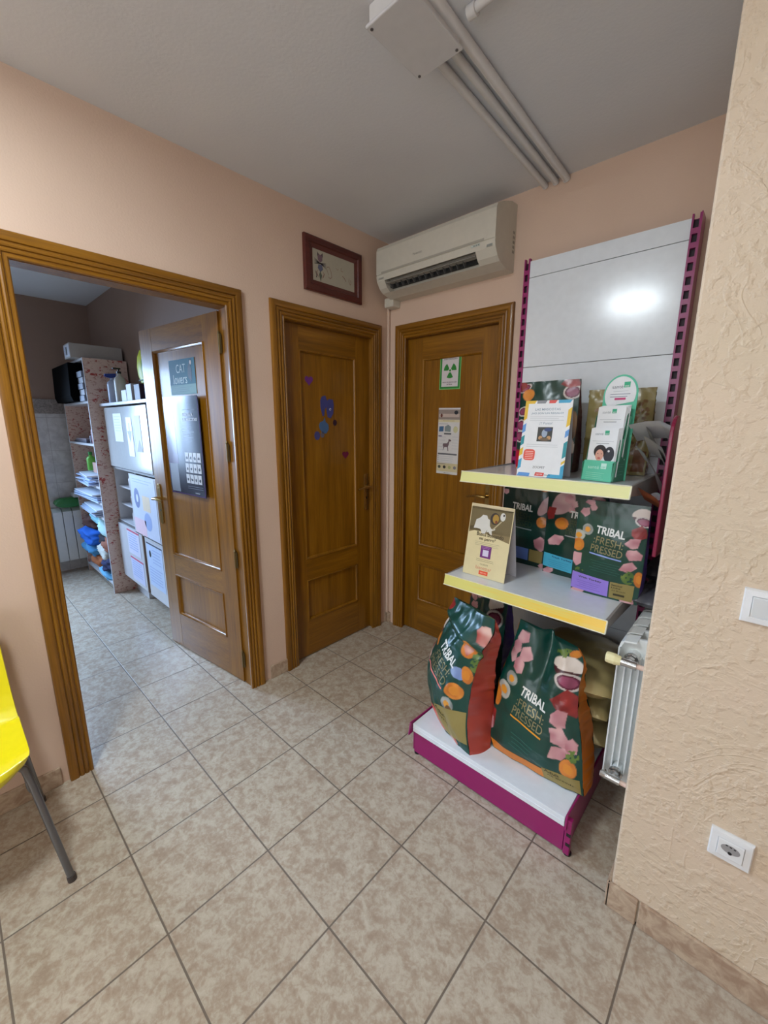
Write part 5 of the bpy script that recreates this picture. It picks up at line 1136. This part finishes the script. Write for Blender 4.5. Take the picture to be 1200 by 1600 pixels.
build('lower_door', MB().box(kx0 + .02, -1.455, ky - .006, ky + .010, kz0 + .010, .648), M_LAM, cb, bev=.001); build('lower_door', MB().box(-1.400, kx1, ky - .006, ky + .010, kz0 + .010, .648), M_LAM, cb, bev=.001)
build('door_edge', MB().box(-1.455, -1.440, ky - .008, ky + .012, kz0 + .010, .648), flat((120, 98, 82), .5), cb)
def pinned(x0, x1, z0, z1, base, label, fn, cat='poster', grp='papers stuck on the white cabinet'):
    s = Sheet(((x0 + x1) / 2, ky - .0078, (z0 + z1) / 2), (1, 0, 0), (0, 0, 1), x1 - x0, z1 - z0, base, .0014); fn(s, (x1 - x0) / 2, (z1 - z0) / 2); tag(s.out('pinned_paper'), label, cat, grp)
lb2 = flat((150, 170, 214), .5); pk = flat((226, 196, 206), .5)
def f1(s, w, h): s.disc(-w * .55, h * .25, w * .24, h * .34, flat((110, 124, 170), .5), 1); s.disc(-w * .52, h * .25, w * .09, h * .14, flat((214, 220, 236), .5), 2); s.rect(-w * .1, -h * .1, w * .5, h * .4, flat((226, 206, 176), .5), 1); s.disc(w * .2, -h * .45, w * .3, h * .3, lb2, 1); s.rect(-w, -h, w * .0, -h * .45, pk, 1); s.lines(-w * .8, w * .8, h * .9, 2, .02, lb2, .004, 1)
pinned(-1.57, -1.06, .650, 1.098, flat((200, 208, 226), .5), 'large pastel poster with a round blue eye shape on the cabinet sliding door', f1)
def f2(s, w, h): s.rect(-w, h * .85, w, h, flat((196, 90, 110), .5), 1); s.lines(-w * .8, w * .8, h * .7, 7, h * .2, lb2, h * .07, 1)
pinned(-1.82, -1.53, .430, .635, flat((206, 206, 224), .5), 'upper pinned sheet with red header on the lower left cabinet door', f2)
pinned(-1.80, -1.50, .205, .405, flat((196, 200, 226), .5), 'lower pinned sheet with red header on the lower left cabinet door', f2)
def f3(s, w, h): s.rect(-w, h * .93, w, h, flat((70, 72, 84), .5), 1); s.disc(-w * .6, h * .5, w * .14, h * .16, ink, 1); s.lines(-w * .3, w * .85, h * .75, 5, h * .14, lb2, h * .04, 1); s.lines(-w * .85, w * .85, -h * .1, 6, h * .13, lb2, h * .04, 1)
pinned(-1.37, -1.06, .270, .610, flat((186, 204, 232), .5), 'blue tinted notice on the lower right cabinet door', f3)
def f4(s, w, h): s.lines(-w * .8, w * .8, h * .8, 6, h * .2, lgrey, h * .04, 1)
pinned(-1.80, -1.60, 1.34, 1.55, flat((202, 204, 208), .5), 'white sheet at the left of the glossy cabinet flap', f4)
pinned(-1.32, -1.20, 1.28, 1.53, flat((190, 186, 166), .5), 'narrow beige paper strip at the right of the glossy cabinet flap', lambda s, w, h: s.poly([(-w, -h), (w, -h * 1.0), (w * .2, -h * .3)], flat((120, 112, 96), .5), 1))
pinned(-1.50, -1.38, 1.24, 1.52, flat((208, 212, 216), .4), 'crinkled transparent sleeve hanging in the middle of the glossy flap', lambda s, w, h: (s.poly([(-w * .8, h * .3), (w * .8, h * .3), (0, -h * .3)], flat((130, 128, 124), .5), 1), s.rect(-w * .1, h * .3, w * .1, h * .7, flat((120, 118, 116), .5), 1)))
# things in niches
R = random.Random(11)
names = {.673: 'bottom', .814: 'middle', .964: 'top'}
for z, nm in names.items():
    for k in range(3):
        x = -1.66 - k * .09; bottle('medicine_jar', (x, -1.10, z), .030, .105, flat([(150, 60, 70), (120, 100, 90), (200, 196, 196)][(k + int(z * 10)) % 3], .4), flat((210, 210, 210), .4), '%s jar in the %s niche shelf of the white cabinet' % (['rightmost', 'middle', 'leftmost'][k], nm), 'jars in the cabinet niches', 'cap')
for k in range(3): bottle('medicine_bottle', (-.985, -1.12 + .06 * k - .0, 1.133), .027, .20 + .03 * k, flat([(90, 40, 50), (60, 70, 60), (130, 110, 100)][k], .4), flat((220, 220, 220), .4), ['maroon bottle at the front of the dark open cabinet slot', 'dark green bottle in the middle of the open cabinet slot', 'tall brown bottle at the rear of the open cabinet slot'][k], 'bottles in the open cabinet slot', 'cap')
# things on top of the cabinet
zt = kz1 + .022
bottle('spray_bottle', (-1.97, -1.12, zt), .040, .235, flat((176, 190, 214), .3), flat((36, 60, 140), .4), 'clear spray bottle with blue head at the left end of the cabinet top', None, 'spray')
bottle('pump_bottle', (-1.78, -1.12, zt), .040, .260, flat((186, 184, 176), .4), flat((24, 24, 30), .4), 'cream pump bottle with black pump on the cabinet top', None, 'pump')
for k, (x, h, c1) in enumerate(((-1.62, .085, (214, 216, 218)), (-1.50, .120, (198, 202, 206)), (-1.33, .110, (46, 24, 40)))): tag(build('small_carton', MB().box(x, x + .11, -1.165, -1.06, zt + .0003, zt + h), flat(c1, .5), bev=.003), ['low white carton right of the cream pump bottle', 'taller white carton between low white and dark ones', 'dark plum carton on the cabinet top'][k], 'box', 'cartons on the cabinet top')
pillow_mat = flat((150, 176, 40), .35, 0, .3)
tag(build('glass_shelf', MB().box(-1.42, -.95, -1.10, -.951, 1.775, 1.781), flat((150, 180, 180), .1, 0, .5)), 'small glass wall shelf above the white cabinet', 'shelf')
bm_ = MB(); 
prof = [(.008, 0), (.075, .01), (.098, .06), (.104, .12), (.090, .19), (.060, .235), (.020, .25)]
P_ = MB().lathe(prof, (0, 0, 0), 22); P_.v = [(x, y * .55, z) for x, y, z in P_.v]; P_.xf(Matrix.Translation((-1.44, -1.03, zt + .125)))
hv = tag(build('toy_bird', P_, flat((196, 206, 34), .45), smooth=True), 'rounded yellow green bird shaped bag beside the purple topped bag', 'toy')
P_ = MB().lathe([(.006, 0), (.040, .02), (.052, .08), (.044, .14), (.010, .17)], (0, 0, 0), 18); P_.v = [(x, y * .6, z) for x, y, z in P_.v]; P_.xf(Matrix.Translation((-1.375, -1.055, zt + .150))); build('wing', P_, flat((96, 140, 30), .45), hv, smooth=True)
build('stand', MB().lathe([(.045, 0), (.045, .004), (.012, .01), (.012, .15)], (-1.44, -1.03, zt), 16), flat((90, 120, 40), .5), hv)
bl = [('nut', .06, .18, .03, .03, 0), ('meat', .10, .12, .02, .03, 0), ('blue', .04, .08, .03, .02, 0), ('potato', .08, .22, .03, .03, 0)]
P = Pouch('snack_bag', (-1.26, -1.06, 1.784), 0, rows0(.20, .25, .05), np.array(lin((150, 146, 170))), bl, (90, 70, 130), 'white and lilac snack bag with purple top on the glass shelf', bulge=.012, seed=31, res=.005)
P.patch('top_band', [(0, .86), (1, .86), (1, .995), (0, .995)], flat((66, 34, 120), .4))
bottle('capped_bottle', (-1.13, -1.10, zt), .034, .13, flat((186, 190, 206), .4), flat((30, 30, 44), .4), 'lilac bottle with dark cap under the glass shelf', None, 'cap')
# far radiator, wall box
fr_ = empty('radiator', (-3.06, -1.32, .12)); tag(fr_, 'white sectional radiator on the far wall of the back room', 'radiator')
for k in range(5):
    y1 = -1.17 - k * .080
    mb = MB().box(-3.05, -3.045, y1 - .077, y1 - .003, .12, .62).box(-3.13, -3.05, y1 - .044, y1 - .036, .12, .62)
    mb.add([(-3.05, y1 - .077, .62), (-3.05, y1 - .003, .62), (-3.11, y1 - .003, .655), (-3.11, y1 - .077, .655)], [(0, 1, 2, 3)])
    for z in (.17, .58): mb.tube([(-3.09, y1 - .08, z), (-3.09, y1, z)], .018, 12)
    build('radiator_section', mb, M_RADW, fr_)
for z in (.58, .17): build('valve', MB().tube([(-3.09, -1.58, z), (-3.09, -1.66, z)], .014, 12).lathe([(.020, -1.61), (.020, -1.59)], (-3.09, 0, z), 12, 0, 'y'), M_CHROME, fr_)
pillow('green_bag', (-3.06, -1.33, .658), rad(90), .26, .13, .10, None, 'green and white plastic bag lying on the far radiator', None, 'bag', 31, mat=flat((50, 120, 60), .4))
tag(build('folded_cloth', MB().box(-3.12, -2.99, -1.31, -1.19, .758, .80), flat((190, 194, 196), .7), bev=.01), 'folded white cloth on top of the green bag', 'cloth')
tag(build('wall_box', MB().box(-3.15, -3.12, -1.62, -1.515, 2.06, 2.27), flat((170, 176, 172), .5), bev=.006), 'pale wall mounted box high on the far wall', 'wall box')
